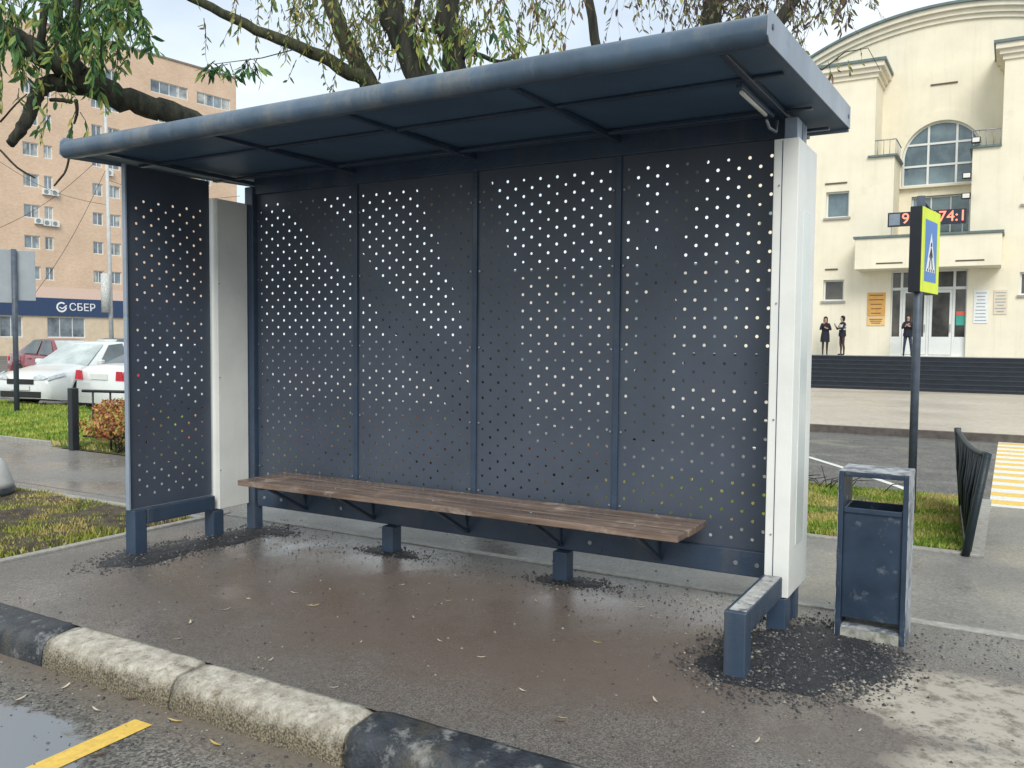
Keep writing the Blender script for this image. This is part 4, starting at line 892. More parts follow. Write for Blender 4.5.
        q = MB(); mx_ = s2(.3); q.box((mx_-.06,y*hw*.93 if y > 0 else -hw*.93-.15,.95),(mx_+.06,y*hw*.93+.15 if y > 0 else -hw*.93,1.06)); q.build('mirror', paint, e, bevel=.03, seg=3)
        q = MB(); q.box((s2(.64),y*(hw+.002)-.008,.83),(s2(.64)+.16,y*(hw+.002)+.012,.86)); q.build('door_handle', paint, e)
        q = MB()
        for sx in (.305,.53,.74): q.box((s2(sx)-.004,y*hw*1.001-.003,.3),(s2(sx)+.004,y*hw*1.001+.003,.9))
        q.build('door_gap', trim, e)
    for c_ in wx:
        for y in (-1,1):
            q = MB(); q.disc((c_,y*(hw-.13),wr),(0,1,0),wr,.2,28); ty = q.build('tyre', trim, e, bevel=.03)
            q = MB(); q.disc((c_,y*(hw-.032),wr),(0,1,0),.205,.012,24); q.build('rim', steel, ty)
            q = MB()
            for k in range(5): t = k*1.2566; q.bar((c_,y*(hw-.02),wr),(c_+.19*math.cos(t),y*(hw-.02),wr+.19*math.sin(t)),.012,.05,upv=(0,1,0))
            q.build('spokes', steel, ty)
    q = MB(); q.box((-F+.5,-hw+.25,.17),(F-.5,hw-.25,.5)); q.build('underbody', trim, e)
    hlm = mat('headlamp', (.55,.58,.6), .1, .2, 12); tlm = mat('tail_lamp', (.55,.03,.05), .2, .2, 9)
    for y in (-1,1):
        pf = lambda x, z, k=.93: (x, y*plan(x)*k, z)
        q = MB(); q.quad((F+.012,y*.34,.64),(F+.012,y*.62,.66),(F-.05,y*hw*.80,.70),(F-.03,y*.5,.765),(F+.0,y*.36,.72)); q.quad((F-.0,y*hw*.842+y*.0,.64),(F-.38,y*hw*.985,.74),(F-.36,y*hw*.95,.80),(F-.05,y*hw*.82,.72)); q.build('headlamp', hlm, e, fix=False).modifiers.new('s','SOLIDIFY').thickness = .02
        q = MB(); q.quad((-F-.012,y*.5,.72),(-F-.012,y*hw*.83,.72),(-F-.012,y*hw*.80,.9),(-F-.012,y*.52,.9)); q.quad((-F-.01,y*hw*.85,.72),(-F+.3,y*hw*.985,.76),(-F+.28,y*hw*.955,.9),(-F+.01,y*hw*.84,.9)); q.build('tail_lamp', tlm, e, fix=False).modifiers.new('s','SOLIDIFY').thickness = .02
    q = MB(); q.box((F-.002,-.36,.55),(F+.02,.36,.66)); q.build('grille', trim, e, bevel=.008); q = MB(); q.box((F-.002,-.55,.27),(F+.02,.55,.4)); q.build('lower_grille', trim, e, bevel=.008)
    if plate:
        pm_ = mat('plate_white', (.75,.76,.74), .5, .03)
        q = MB(); q.box((F+.02,-.26,.43),(F+.03,.26,.53)); q.build('number_plate', pm_, e); q = MB(); q.box((-F-.02,-.26,.73),(-F-.003,.26,.84)); q.build('number_plate', pm_, e)
    return e
pw = mat('car_white_paint', (.74,.77,.76), .28, .03, 2, coat=.6, dirt=((.55,.55,.52), 3, .62, .4)); pr = mat('car_maroon_paint', (.2,.022,.035), .25, .08, 2, coat=.8); pg = mat('car_grey_paint', (.06,.075,.09), .28, .08, 2, coat=.8)
hd = Vector((.22,-.975)).normalized()
fl = gnd(84,408,-.08)       # near front wheel of the white saloon
side = Vector((-hd.y, hd.x))   # left of heading
c1 = Vector((fl.x, fl.y))-hd*(2.2-.88)-side*.8
car('parked_car', 'white saloon car seen from its front corner beside the lawn', (c1.x, c1.y), hd, pw)
h2 = Vector((-.02,1)).normalized(); rr_ = gnd(98,416,-.08); c2 = Vector((rr_.x+.1, rr_.y-.0))+h2*2.2
car('parked_car', 'white car seen from behind with red tail lamp, partly behind the shelter side', (c2.x, c2.y), h2, pw)
h3 = Vector((.93,-.06)).normalized(); p3 = atZ(20,376,28.5); s3_ = Vector((-h3.y, h3.x)); c3 = Vector((p3.x,p3.y))+h3*1.25+s3_*.8
car('parked_car', 'dark red saloon parked behind the white saloon', (c3.x, c3.y), h3, pr, H_=1.5)
p4 = atZ(114,352,44); car('parked_car', 'dark grey car far behind, only its roof showing', (p4.x, p4.y), Vector((.3,-.95)), pg, H_=1.5)

# ------------------------------------------------------------------ left side street furniture
tsn = empty('traffic_sign', (gnd(17,413,-.0).x, gnd(17,413,-.0).y, 0)); tag(tsn, 'grey backs of two road signs on a pole at the left edge of the lawn', 'road sign')
Zt = (Vector((tsn.location.x, tsn.location.y, 1.5))-CP).dot(fw); ht = (340-253)/FPX*Zt+1.5
MB().tube([(0,0,0),(0,0,ht-.02)], .05, 10).build('pole', polem, tsn)
vd = Vector((tsn.location.x-CX, tsn.location.y-CY, 0)).normalized(); sdv = Vector((vd.y, -vd.x, 0))
sbm = mat('sign_back_grey', (.34,.38,.41), .5, .08, 3)
for a, c_, z0, z1 in ((-.42,.0,ht-1.05,ht-.02),(.045,.36,ht-1.0,ht-.03)):
    b = MB(); o_ = vd*-.055; th_ = vd*.02
    P0 = sdv*a+o_; P1 = sdv*c_+o_
    b.v = []; b.prism([(a,z0),(c_,z0),(c_,z1),(a,z1)], .052, .068, 'y'); pl = b.build('sign_plate', sbm, tsn, bevel=.01); pl.rotation_euler = (0,0,math.atan2(sdv.y, sdv.x))
# low railing with thick post
lr = empty('low_railing', (gnd(74,450).x, gnd(74,450).y, 0)); tag(lr, 'low black metal railing with a thick post beside the orange shrub', 'railing'); bkm = mat('black_metal', (.02,.025,.03), .45, .2)
b = MB(); b.box((-.05,-.05,0),(.05,.05,.82)); b.build('post', bkm, lr, bevel=.01)
b = MB(); b.tube([(.05,.1,.78),(1.3,.5,.78)], .02, 8); b.tube([(.05,.1,.18),(1.3,.5,.18)], .015, 8); b.build('rail', bkm, lr)
for k in range(5): t = .12+k*.2; MB().tube([(.05+1.25*t,.1+.4*t,0 if k%2 else .18),(.05+1.25*t,.1+.4*t,.78)], .013, 6).build('baluster', bkm, lr)
# concrete bollard cut by the left edge
bo = empty('bollard', (gnd(-4,497).x, gnd(-4,497).y, 0)); tag(bo, 'pale concrete bollard with black base at the left edge on the grass', 'bollard')
MB().tube([(0,0,.09),(0,0,.14),(0,0,.3),(0,0,.36)], [.155,.15,.09,.05], 20).build('cone', mat('bollard_concrete', (.4,.41,.4), .7, .1, 8), bo); MB().tube([(0,0,-.01),(0,0,.09)], [.15,.165], 20).build('base', bkm, bo)
# concrete utility pole with transformer and wires
up_ = atZ(112,345,45); ut = empty('utility_pole', (up_.x, up_.y, -.45)); tag(ut, 'thin pale concrete utility pole in front of the brick block', 'pole')
concp = mat('pole_concrete', (.5,.52,.52), .7, .1, 5)
MB().tube([(0,0,0),(-.25,.0,14)], [.12,.075], 12).build('shaft', concp, ut); b = MB(); b.bar((-.6,-.1,11),(.3,.1,11),.08,.08); b.build('cross_arm', steel, ut)
b = MB(); b.tube([(-.1,-.25,3.2),(-.12,-.25,5.2)], .22, 12); b.build('cable_coil', mat('coil_grey', (.5,.52,.5), .7, .4, 20), ut)
wirem = mat('wire_black', (.03,.03,.03), .6, .1)
for (x0,y0),(x1,y1),l_ in (((-10,232),(108,150),'black overhead cable rising to the pole across the brick block'),((-10,155),(108,205),'black overhead cable sagging down to the pole'),((30,300),(108,165),'black overhead cable slanting up from the shop band'),((108,180),(240,196),'black overhead cable running right from the pole')):
    a = atZ(x0,y0,45); c_ = atZ(x1,y1,45); P5 = [a.lerp(c_, k/10)-Vector((0,0,.5*math.sin(math.pi*k/10))) for k in range(11)]
    tag(MB().tube(P5, .012, 5).build('overhead_cable', wirem), l_, 'cable')
# shrubs
def leaf_ball(name, m_list, c, r, n, size, parent=None, zmin=.03, shape=None):
    b = MB()
    for _ in range(n):
        while True:
            d = Vector((random.uniform(-1,1),random.uniform(-1,1),random.uniform(-1,1)))
            if .3 < d.length < 1: break
        p = Vector((c[0]+d.x*r[0], c[1]+d.y*r[1], c[2]+d.z*r[2]))
        if mn.noise(p*3.1) < -.18: continue
        if p.z < zmin: continue
        a = Vector((random.gauss(0,1),random.gauss(0,1),random.gauss(0,1))).normalized(); bb = a.orthogonal().normalized(); s = size*random.uniform(.6,1.3)
        b.quad(p-a*s, p+bb*s*.45, p+a*s, p-bb*s*.45, m=random.randrange(len(m_list)))
    return b.build(name, m_list, parent, fix=False)
orl = [mat('leaf_orange', (.42,.15,.05), .6, .2, 4), mat('leaf_rust', (.3,.09,.05), .6, .2, 4), mat('leaf_ochre', (.5,.27,.08), .6, .2, 4), mat('leaf_yellowgreen', (.3,.3,.05), .6, .2, 4)]
bark = mat('bark_dark', (.018,.019,.015), .9, .4, 6, stretch=(3,3,.5), bump=1.0, bscale=25, col2=(.05,.052,.035)); barkm = mat('bark_mossy', (.025,.03,.014), .9, .4, 7, stretch=(3,3,.7), bump=1, bscale=25, col2=(.07,.075,.035))
shl = ['orange autumn shrub beside the low railing at the left of the shelter', 'rusty low shrub behind the left shelter panels, seen through the holes', 'rusty low shrub behind the second shelter panel, seen through the holes', 'orange low shrub behind the middle of the shelter wall, seen through the holes', 'orange low shrub behind the third shelter panel, seen through the holes']
for i, (x, y, s) in enumerate(((-4.85,2.3,1),(-3.4,2.6,.9),(-1.6,2.7,1),(-.2,2.7,1.05),(1.4,2.65,.8))):
    e = empty('shrub', (x,y,0)); tag(e, shl[i], 'shrub', 'autumn shrubs behind the shelter')
    leaf_ball('foliage', orl, (0,0,.4*s), (.68*s,.45*s,.3*s), 4200, .028, e)
    b = MB()
    for k in range(16): t = random.uniform(0,6.28); q_ = random.uniform(.2,.5); b.tube([(random.uniform(-.12,.12),random.uniform(-.1,.1),0),(q_*.6*math.cos(t),q_*.5*math.sin(t),.22),(q_*1.1*math.cos(t),q_*.8*math.sin(t),.5*s)], [.008,.006,.003], 5)
    b.build('stems', bark, e)
b = MB()
for k in range(26): x = 3.35+random.gauss(0,.25); a = random.uniform(0,6.28); b.tube([(x,4.3,.0),(x+.1*math.cos(a),4.3+.1*math.sin(a),.08+random.random()*.06),(x+.3*math.cos(a),4.3+.2*math.sin(a),.05+.2*random.random())], [.006,.005,.003], 5)
tag(b.build('brushwood', bark), 'small heap of dry twigs on the grass strip beside the shelter', 'twigs')

# ------------------------------------------------------------------ trees
def leafmat(name, col, tr=.35):
    m = mat(name, col, .55, .25, 7); t = m.node_tree; n = t.nodes; l = t.links; bs_ = n['Principled BSDF']
    tr_ = n.new('ShaderNodeBsdfTranslucent'); mi = n.new('ShaderNodeMixShader'); mi.inputs[0].default_value = tr
    for lk in list(l):
        if lk.to_node == bs_ and lk.to_socket.name == 'Base Color': l.new(lk.from_socket, tr_.inputs[0])
    l.new(bs_.outputs[0], mi.inputs[1]); l.new(tr_.outputs[0], mi.inputs[2])
    o_ = [x for x in n if x.type == 'OUTPUT_MATERIAL'][0]; l.new(mi.outputs[0], o_.inputs[0]); return m
lgr = [leafmat('willow_green', (.09,.21,.06)), leafmat('willow_light', (.24,.34,.09)), leafmat('willow_deep', (.04,.12,.045)), leafmat('willow_yellow', (.4,.4,.1))]
lau = [leafmat('autumn_olive', (.27,.27,.08)), leafmat('autumn_yellow', (.5,.44,.13)), leafmat('autumn_brown', (.2,.13,.09)), leafmat('autumn_green', (.13,.22,.06))]
lpu = [leafmat('dry_purple', (.09,.06,.07)), leafmat('dry_brown', (.13,.09,.06)), leafmat('dry_olive', (.16,.14,.06))]
COMB = lgr+lau+lpu
def limb(b, P, jit=.06, n=12, sub=5):
    """P: (px, py, radius_px, Z) -> tapered tube, smoothed"""
    pts = [(atZ(x, y, Z), r*Z/FPX) for x, y, r, Z in P]; Q = []; Rr = []
    for i in range(len(pts)-1):
        p0 = pts[max(i-1,0)]; p1 = pts[i]; p2 = pts[i+1]; p3 = pts[min(i+2,len(pts)-1)]
        for k in range(sub):
            t = k/sub; q = .5*((2*p1[0])+(p2[0]-p0[0])*t+(2*p0[0]-5*p1[0]+4*p2[0]-p3[0])*t*t+(3*p1[0]-p0[0]-3*p2[0]+p3[0])*t**3)
            rr = p1[1]+(p2[1]-p1[1])*t; q = q+Vector((random.gauss(0,1),random.gauss(0,1),random.gauss(0,1)))*rr*.1; Q.append(q); Rr.append(rr)
    Q.append(pts[-1][0]); Rr.append(pts[-1][1]); b.tube(Q, Rr, n, jit=jit)
def leaf(b, p, d, l_, m):
    d = d.normalized(); s = d.cross(Vector((random.gauss(0,1),random.gauss(0,1),random.gauss(0,1)))).normalized()*l_*random.uniform(.10,.17); nn = d.cross(s).normalized()*l_*.08
    i = len(b.v); b.v += [tuple(p), tuple(p+d*l_*.35+s+nn), tuple(p+d*l_*.75+s*.7+nn), tuple(p+d*l_+nn*2), tuple(p+d*l_*.75-s*.7+nn), tuple(p+d*l_*.35-s+nn)]
    b.f += [(i,i+1,i+2,i+3),(i,i+3,i+4,i+5)]; b.m += [m,m]; b.sm += [False]*2
def twig(lb_, tb, x, y, Z, ln, lean, lsize, pal, wts, step=.045, hang=1.0, rad=.004, skip=.1):
    """hanging twig from image position (x,y) at depth Z, world length ln"""
    p = atZ(x, y, Z); d = (rt*lean+fw*random.uniform(-.4,.4)+Vector((0,0,-hang))).normalized(); P = [p.copy()]; n = max(3, int(ln/step))
    for k in range(n):
        d = (d+Vector((random.gauss(0,.12),random.gauss(0,.12),random.gauss(0,.1)-.05))).normalized(); p = p+d*step; P.append(p.copy())
        if random.random() < skip: continue
        for _ in range(random.choice((1,1,2))):
            dd = (d*.5+Vector((random.gauss(0,.55),random.gauss(0,.55),-.55+random.gauss(0,.3))))
            leaf(lb_, p, dd, lsize*random.uniform(.6,1.25), random.choices([COMB.index(q) for q in pal], wts)[0])
    tb.tube(P[::2]+[P[-1]], [rad*(1-.7*k/max(1,len(P[::2]))) for k in range(len(P[::2])+1)], 4, cap=False)
# tree 1 : old multi-stemmed willow behind the shelter
t1 = empty('willow_tree', (gnd(508,500).x, gnd(508,500).y, 0)); tag(t1, 'old multi-stemmed willow leaning over the middle of the shelter roof', 'tree')
inv = Matrix.Translation(-t1.location)
def place(o, par, loc): o.data.transform(Matrix.Translation(-Vector(loc))); return o
b = MB()
limb(b, [(508,506,34,8.2),(505,480,27,8.2),(497,440,24,8.25),(480,400,20,8.3)])
place(b.build('trunk', bark, t1, fix=False), t1, t1.location)
limbs = [
 [(495,440,17,8.25),(440,370,15,8.3),(385,300,14,8.35),(320,225,13,8.4),(245,158,12.5,8.4),(180,118,11.5,8.3),(140,103,11,8.2),(95,86,13,8.05),(66,66,13,7.9),(38,52,11,7.8),(10,34,10,7.7),(-30,14,8,7.6)],
 [(94,88,9,8.05),(68,84,9.5,8.0),(48,83,8,7.95),(36,96,7,7.9),(28,117,6.5,7.85),(18,134,5.5,7.8),(10,144,4.5,7.8)],
 [(500,440,14,8.3),(480,330,12,8.4),(440,180,9,8.6),(385,100,7.5,8.8),(350,72,7,8.8),(300,48,6,8.8),(245,24,5,8.8),(190,-3,4,8.8),(150,-25,3,8.8)],
 [(500,430,16,8.4),(470,300,13,8.5),(415,160,11,8.8),(372,92,10,9),(350,50,9,9.1),(335,15,8,9.1),(318,-30,7,9.2)],
 [(508,430,20,8.3),(490,290,18,8.3),(455,165,16,8.3),(422,82,14.5,8.3),(403,38,13.5,8.3),(384,-8,12.5,8.3),(360,-60,10,8.3)],
 [(512,430,17,8.5),(500,300,15,8.6),(472,150,13,8.7),(457,75,12,8.8),(450,30,12,8.8),(447,-12,11,8.8),(440,-70,9,8.8)],
 [(405,32,4,8.3),(413,18,3.5,8.3),(420,-5,3,8.3),(428,-40,2.5,8.3)],
 [(452,44,3,8.8),(438,32,2.5,8.7),(420,30,2,8.6)],[(456,60,3,8.8),(475,54,2.5,8.7),(500,62,2,8.6),(520,52,1.5,8.6)],
 [(40,50,4,7.8),(43,25,4,7.8),(45,-10,3.5,7.8)],[(55,60,4,7.9),(58,40,3.5,7.9),(60,-10,3,7.9)],[(75,62,4,7.95),(78,40,3.5,7.95),(77,10,3,7.9),(83,-20,2.5,7.9)],
 [(72,102,2.2,7.9),(60,100,2,7.9),(50,100,1.8,7.9)],[(76,100,2,7.9),(77,112,1.6,7.9),(74,124,1,7.9)],
 [(0,150,1,8),(18,168,1,8),(35,178,.8,8)],[(0,122,1,8),(16,104,.9,8),(27,94,.6,8)],[(118,60,1.5,8.1),(125,28,1.2,8.1),(150,38,.8,8.1)],[(70,150,1.2,8),(66,170,1.1,8),(54,186,.9,8)],
]
for P_ in limbs:
    b = MB(); limb(b, P_, n=10 if P_[0][2] > 4 else 6); place(b.build('branch', barkm if P_[0][0] in (500,) else bark, t1, fix=False), t1, t1.location)
lb_, tb = MB(), MB()
for _ in range(170):        # dense green spray top left
    x = random.uniform(-40,140); y0 = random.uniform(-45,30) if x < 105 else random.uniform(-40,5)
    twig(lb_, tb, x, y0, random.uniform(7.3,8.4), random.uniform(.2,.62), random.uniform(-.3,.3), .125, lgr, (4,3,3,.7))
for _ in range(36): twig(lb_, tb, random.uniform(-10,118), random.uniform(30,95), random.uniform(7.6,8.1), random.uniform(.1,.3), random.uniform(-.6,.6), .1, lgr, (3,3,2,3))
for x, y, l_ in ((-5,55,.45),(0,62,.4),(50,115,.25),(75,112,.22),(80,112,.2),(118,60,.25),(128,55,.2),(45,118,.15)): twig(lb_, tb, x, y, 7.8, l_, random.uniform(-.5,.5), .11, lgr, (3,3,2,2))
for _ in range(9): twig(lb_, tb, random.uniform(212,232), random.uniform(60,66), 7.6, random.uniform(.04,.12), random.uniform(-1.4,.6), .12, lgr, (4,1,3,0), hang=.4)
for _ in range(9): twig(lb_, tb, random.uniform(238,262), random.uniform(58,64), 7.6, random.uniform(.08,.16), random.uniform(-.6,.6), .12, lgr, (2,1,3,0), hang=.6)
tb.tube([atZ(300,48,8.0), atZ(262,58,7.8), atZ(215,64,7.6)], [.006,.005,.003], 5)
for _ in range(250):       # middle, yellowish
    x = random.choice((random.gauss(345,40), random.gauss(470,45), random.uniform(230,570))); 
    if x > 575: continue
    twig(lb_, tb, x, random.uniform(-50,25), random.uniform(7.8,9.6), random.uniform(.12,.5), random.uniform(-.35,.35), .085, lau, (4,1.3,1.6,3), step=.035)
for _ in range(55):
    x = random.choice((random.gauss(350,22), random.gauss(455,35), random.gauss(400,60))); twig(lb_, tb, x, random.uniform(20,60), random.uniform(8.2,9.4), random.uniform(.15,.4), random.uniform(-.3,.3), .08, lau, (3,2,1,3))
for _ in range(34): twig(lb_, tb, random.uniform(395,530), random.uniform(10,40), random.uniform(8.0,8.3), random.uniform(.2,.35), random.uniform(-.3,.3), .11, lgr, (2,4,1,3))
for _ in range(10): twig(lb_, tb, random.uniform(525,590), random.uniform(-40,0), random.uniform(8,9), random.uniform(.35,.6), random.uniform(-.2,.6), .10, lau, (2,1,3,1), skip=.45)
# crown above the frame, so the tree is whole from other places
for _ in range(230): twig(lb_, tb, random.uniform(-150,650), random.uniform(-420,-60), random.uniform(7.5,10.5), random.uniform(.5,1.2), random.uniform(-.3,.3), .12, lgr, (3,3,2,2), step=.06)

place(lb_.build('crown', COMB, t1, fix=False), t1, t1.location); place(tb.build('twigs', bark, t1, fix=False), t1, t1.location)
# tree 2 : farther, thinner, leaves nearly gone
t2 = empty('willow_tree', (gnd(645,437,-.0).x, gnd(645,437,-.0).y, -.08)); tag(t2, 'thinner bare-looking tree behind the right half of the shelter roof with dry purple leaves', 'tree')
b = MB(); limb(b, [(645,442,24,13.9),(652,380,18,14),(662,300,15,14)]); place(b.build('trunk', bark, t2, fix=False), t2, t2.location)
for P_ in ([(660,310,13,14),(680,190,12,14),(703,70,11,14),(711,25,10,14),(713,-20,9,14),(716,-80,7,14)],[(668,290,10,14),(690,190,9,13.9),(735,75,8,13.8),(772,30,7,13.8),(795,0,6,13.8),(820,-40,5,13.8)],[(660,300,9,14),(630,190,7,14.2),(600,60,5,14.4),(585,-30,4,14.4)]):
    b = MB(); limb(b, P_, n=9); place(b.build('branch', bark, t2, fix=False), t2, t2.location)
lb_, tb = MB(), MB()
for _ in range(210):
    x = random.choice((random.uniform(640,870), random.gauss(755,50))); 
    if x > 872: continue
    twig(lb_, tb, x, random.uniform(-60,5 if x < 830 else -8), random.uniform(12.5,15), random.uniform(.35,1.15) if x > 680 else random.uniform(.3,.8), random.uniform(-.5,.3), .13, lpu+lau[:1], (3,3,2,2), step=.07, rad=.006, skip=.35)
for _ in range(26): twig(lb_, tb, random.gauss(765,25), random.uniform(20,50), 13.8, random.uniform(.2,.6), random.uniform(-.4,.4), .13, lpu+lau[:1], (2,2,2,3), step=.07, rad=.006, skip=.3)
for _ in range(16): twig(lb_, tb, random.uniform(620,660), random.uniform(-60,-10), 13.8, random.uniform(.5,1.4), random.uniform(-.1,.3), .12, lpu+lau[:1], (3,3,2,1), step=.08, rad=.004, skip=.5)
for x, y in ((828,62),(838,54),(848,60),(860,48)): twig(lb_, tb, x, y, 13, .25, .3, .12, lau, (2,1,3,1), rad=.005)
tb.tube([atZ(880,70,13), atZ(868,48,13), atZ(845,52,13), atZ(822,70,13), atZ(800,60,13.4)], [.004,.006,.009,.012,.014], 5)
for _ in range(130): twig(lb_, tb, random.uniform(560,900), random.uniform(-330,-60), random.uniform(12.5,15.5), random.uniform(.6,1.6), random.uniform(-.3,.3), .13, lpu+lau[:1], (3,3,2,1), step=.08, rad=.005, skip=.3)
place(lb_.build('crown', COMB, t2, fix=False), t2, t2.location); place(tb.build('twigs', bark, t2, fix=False), t2, t2.location)
# ------------------------------------------------------------------ people on the platform
skin = mat('skin', (.5,.3,.22), .55, .08, 8); hairm = mat('dark_hair', (.018,.012,.01), .45, .2, 8)
dk = mat('cloth_dark_navy', (.012,.014,.025), .85, .2, 9); wt = mat('cloth_white', (.62,.62,.6), .85, .06, 9); jn = mat('cloth_dark_jeans', (.03,.04,.065), .85, .2, 9); tights = mat('dark_tights', (.05,.03,.03), .7, .1)
def skinmesh(name, chains, m, parent, levels=1):
    """one continuous skinned surface from joint chains: {key:(pos,radius)}, edges"""
    V, E_, keys = [], [], {}
    for k, (p, r) in chains['v'].items(): keys[k] = len(V); V.append(p)
    for a, c_ in chains['e']: E_.append((keys[a], keys[c_]))
    me = bpy.data.meshes.new(name); me.from_pydata(V, E_, []); o = bpy.data.objects.new(name, me); C.objects.link(o); o.parent = parent
    o.modifiers.new('skin', 'SKIN'); sv = me.skin_vertices[0].data
    for k, (p, r) in chains['v'].items(): sv[keys[k]].radius = r if isinstance(r, tuple) else (r, r); sv[keys[k]].use_root = (k == list(chains['v'])[0])
    sb_ = o.modifiers.new('sub', 'SUBSURF'); sb_.levels = levels; sb_.render_levels = levels
    dg = bpy.context.evaluated_depsgraph_get(); dg.update(); nm = bpy.data.meshes.new_from_object(o.evaluated_get(dg)); o.modifiers.clear(); o.data = nm; nm.materials.clear(); nm.materials.append(m)
    nm.polygons.foreach_set('use_smooth', [True]*len(nm.polygons)); return o
def person(label, loc, rz, h, hands, legs, top_m, leg_m, coat, stripe=False, hood=False, lean=0):
    e = empty('person', loc, rz); tag(e, label, 'person'); k = h/1.7
    v = {'hip':((0,0,.93),(.15,.11)), 'waist':((0,.0,1.06),(.125,.095)), 'chest':((0,.01,1.27),(.155,.11)), 'neckb':((0,.0,1.42),(.075,.07)), 'neck':((0,-.01,1.48),(.05,.05)), 'head':((0,-.025,1.56),(.075,.085)), 'crown':((0,-.02,1.66),(.07,.08))}
    E_ = [('hip','waist'),('waist','chest'),('chest','neckb'),('neckb','neck'),('neck','head'),('head','crown')]
    for s, n_ in ((-1,'l'),(1,'r')):
        hx = hands[0 if s < 0 else 1]
        v['sh'+n_] = ((s*.16,.01,1.38),.062); v['el'+n_] = ((s*.23,hx[0],hx[1]),.042); hp = Vector((s*hx[2],hx[3],hx[4])); v['wr'+n_] = (tuple(hp),.028); E_ += [('chest','sh'+n_),('sh'+n_,'el'+n_),('el'+n_,'wr'+n_)]
        el = Vector(v['el'+n_][0]); d = (hp-el).normalized(); pal_ = hp+d*.07; v['pa'+n_] = (tuple(pal_),(.034,.018)); E_.append(('wr'+n_,'pa'+n_))
        sx = d.cross(Vector((0,1,.2))).normalized()
        for q in range(4):
            f0 = pal_+d*.05+sx*(q-1.5)*.019; f1 = pal_+d*(.075+(.012 if q in (1,2) else 0))+sx*(q-1.5)*.021+Vector((0,-.015,0)); v[f'f{q}{n_}'] = (tuple(f0),.009); v[f'g{q}{n_}'] = (tuple(f1),.007); E_ += [('pa'+n_,f'f{q}{n_}'),(f'f{q}{n_}',f'g{q}{n_}')]
        th0 = hp+d*.03+sx*.04; th1 = th0+d*.035+sx*.012; v['t'+n_] = (tuple(th0),.01); v['u'+n_] = (tuple(th1),.008); E_ += [('wr'+n_,'t'+n_),('t'+n_,'u'+n_)]
        lg = legs[0 if s < 0 else 1]
        v['th'+n_] = ((s*.085,0,.86),.085); v['kn'+n_] = ((s*(.09+lg[0]*.5),lg[1]*.5-.02,.49),.055); v['ca'+n_] = ((s*(.09+lg[0]*.8),lg[1]*.8+.01,.33),.05); v['an'+n_] = ((s*(.09+lg[0]),lg[1],.09),.034); v['he'+n_] = ((s*(.09+lg[0]),lg[1]+.02,.04),.036); v['to'+n_] = ((s*(.1+lg[0]),lg[1]-.15,.03),(.036,.026))
        E_ += [('hip','th'+n_),('th'+n_,'kn'+n_),('kn'+n_,'ca'+n_),('ca'+n_,'an'+n_),('an'+n_,'he'+n_),('he'+n_,'to'+n_)]
    body = skinmesh('body', {'v':v,'e':E_}, skin, e)
    body.data.materials.append(leg_m); body.data.materials.append(top_m); body.data.materials.append(bk)
    for p in body.data.polygons:
        c_ = p.center
        if c_.z < .1: p.material_index = 3
        elif c_.z < .97 and abs(c_.x) < .3 and not (c_.z > .75 and c_.y < -.16): p.material_index = 1
        elif c_.z < 1.46:
            hd_ = min((c_-Vector(v['pa'+n_][0])).length for n_ in 'lr')
            if hd_ > .11: p.material_index = 2
    # face
    fc = MB()
    for s in (-1,1): fc.disc((s*.03,-.105,1.60),(0,1,0),.010,.012,8)
    fc.box((-.02,-.108,1.528),(.02,-.098,1.535)); fc.build('face_features', hairm, body)
    nz_ = MB(); nz_.prism([(-.12,1.56),(-.095,1.55),(-.095,1.605)], -.01, .01, 'x'); nz_.build('nose', skin, body)
    # hair
    bm = bmesh.new(); bmesh.ops.create_icosphere(bm, subdivisions=3, radius=1)
    for q in bm.verts:
        c_ = q.co.copy(); x, y, z = c_.x*.095, c_.y*.105-.005, c_.z*.105+1.635
        if c_.y < -.35 and c_.z < .45: y = max(y, -.055)
        if c_.y > -.3 and c_.z < -.1: z -= (.17 if not hood else .06)*min(1, -c_.z*1.5); x *= 1.08
        q.co = (x, y+.01, z)
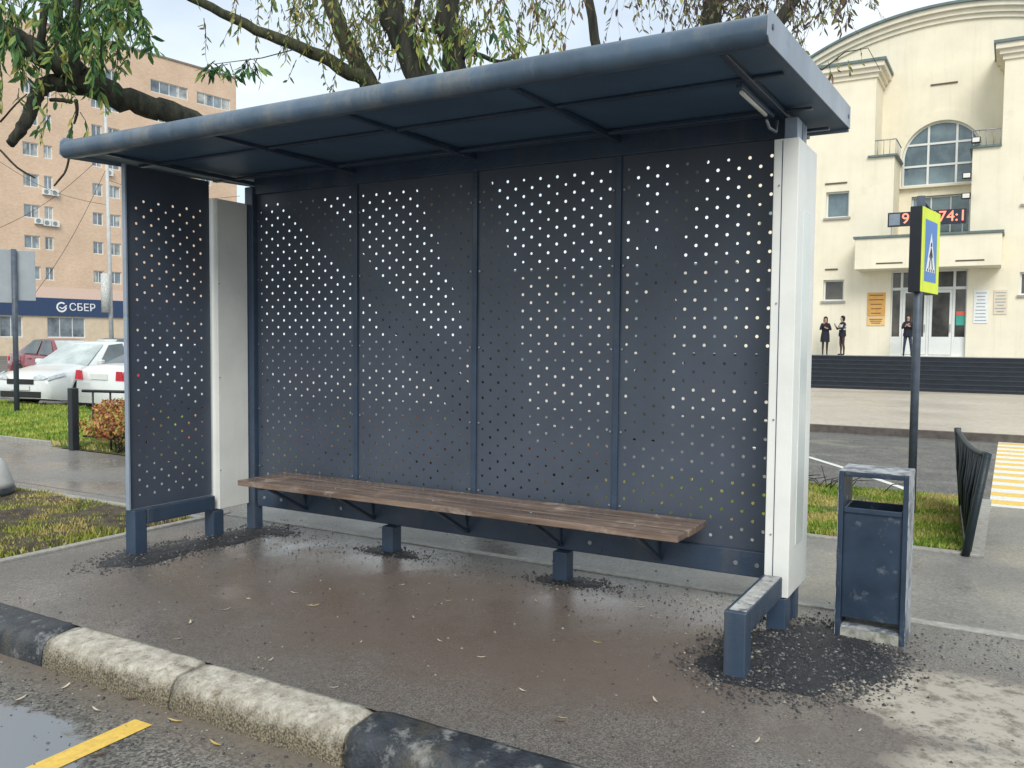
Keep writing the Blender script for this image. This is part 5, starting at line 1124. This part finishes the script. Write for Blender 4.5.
    me = bpy.data.meshes.new('hair'); bm.to_mesh(me); bm.free(); me.materials.append(dk if hood else hairm); me.polygons.foreach_set('use_smooth', [True]*len(me.polygons)); ho = bpy.data.objects.new('hood' if hood else 'hair', me); C.objects.link(ho); ho.parent = body
    # coat / jacket: lofted shell around trunk
    b = MB(); rows = coat; nn_ = 18; i0 = 0
    for z, rx, ry in rows:
        for q in range(nn_): t = 6.2832*q/nn_; fo = 1+.03*math.sin(5*t+z*7); b.v.append((rx*fo*math.cos(t), ry*fo*math.sin(t)+.005, z))
    for i in range(len(rows)-1):
        for q in range(nn_):
            a = i*nn_+q; c_ = i*nn_+(q+1)%nn_; zc_ = (rows[i][0]+rows[i+1][0])/2
            b.f.append((a, c_, c_+nn_, a+nn_)); b.m.append(1 if stripe and (1.1 < zc_ < 1.17 or 1.22 < zc_ < 1.34) else 0); b.sm.append(True)
    b.build('coat' if rows[0][0] < .8 else 'jacket', [top_m, wt], body, fix=False)
    e.scale = (k,)*3; return e
PZ = .952
long_coat = [(.58,.2,.16),(.7,.2,.16),(.9,.185,.15),(1.06,.155,.125),(1.2,.175,.135),(1.34,.19,.135),(1.42,.14,.1),(1.46,.07,.06)]
short = [(.82,.18,.145),(.9,.185,.15),(1.0,.17,.14),(1.09,.165,.13),(1.11,.165,.132),(1.17,.17,.135),(1.22,.175,.135),(1.34,.19,.135),(1.42,.14,.1),(1.46,.07,.06)]
def pp(px): d = ray(px, 345); t = (35.9-CY)/d.y; p = CP+d*t; return (p.x, p.y, PZ)
person('person in dark knee-length coat with long dark hair, leftmost of the three', pp(825), R(15), 1.70, [(-.06,1.12,.07,-.2,1.42),(-.12,1.12,.05,-.2,1.2)], [(0,0),(.0,.04)], dk, tights, long_coat)
person('person in dark hooded jacket with white chest stripes, holding hands up, second from left', pp(842), R(-50), 1.73, [(-.1,1.12,.1,-.28,1.3),(-.12,1.12,.08,-.26,1.22)], [(-.04,-.02),(-.02,.05)], dk, tights, short, stripe=True, hood=True)
person('person in dark jacket and dark jeans standing before the glass entrance door', (pp(908)[0], 35.7, PZ), R(5), 1.76, [(-.13,1.14,.05,-.22,1.27),(-.13,1.14,.04,-.22,1.25)], [(.05,0),(.06,0)], dk, jn, short)
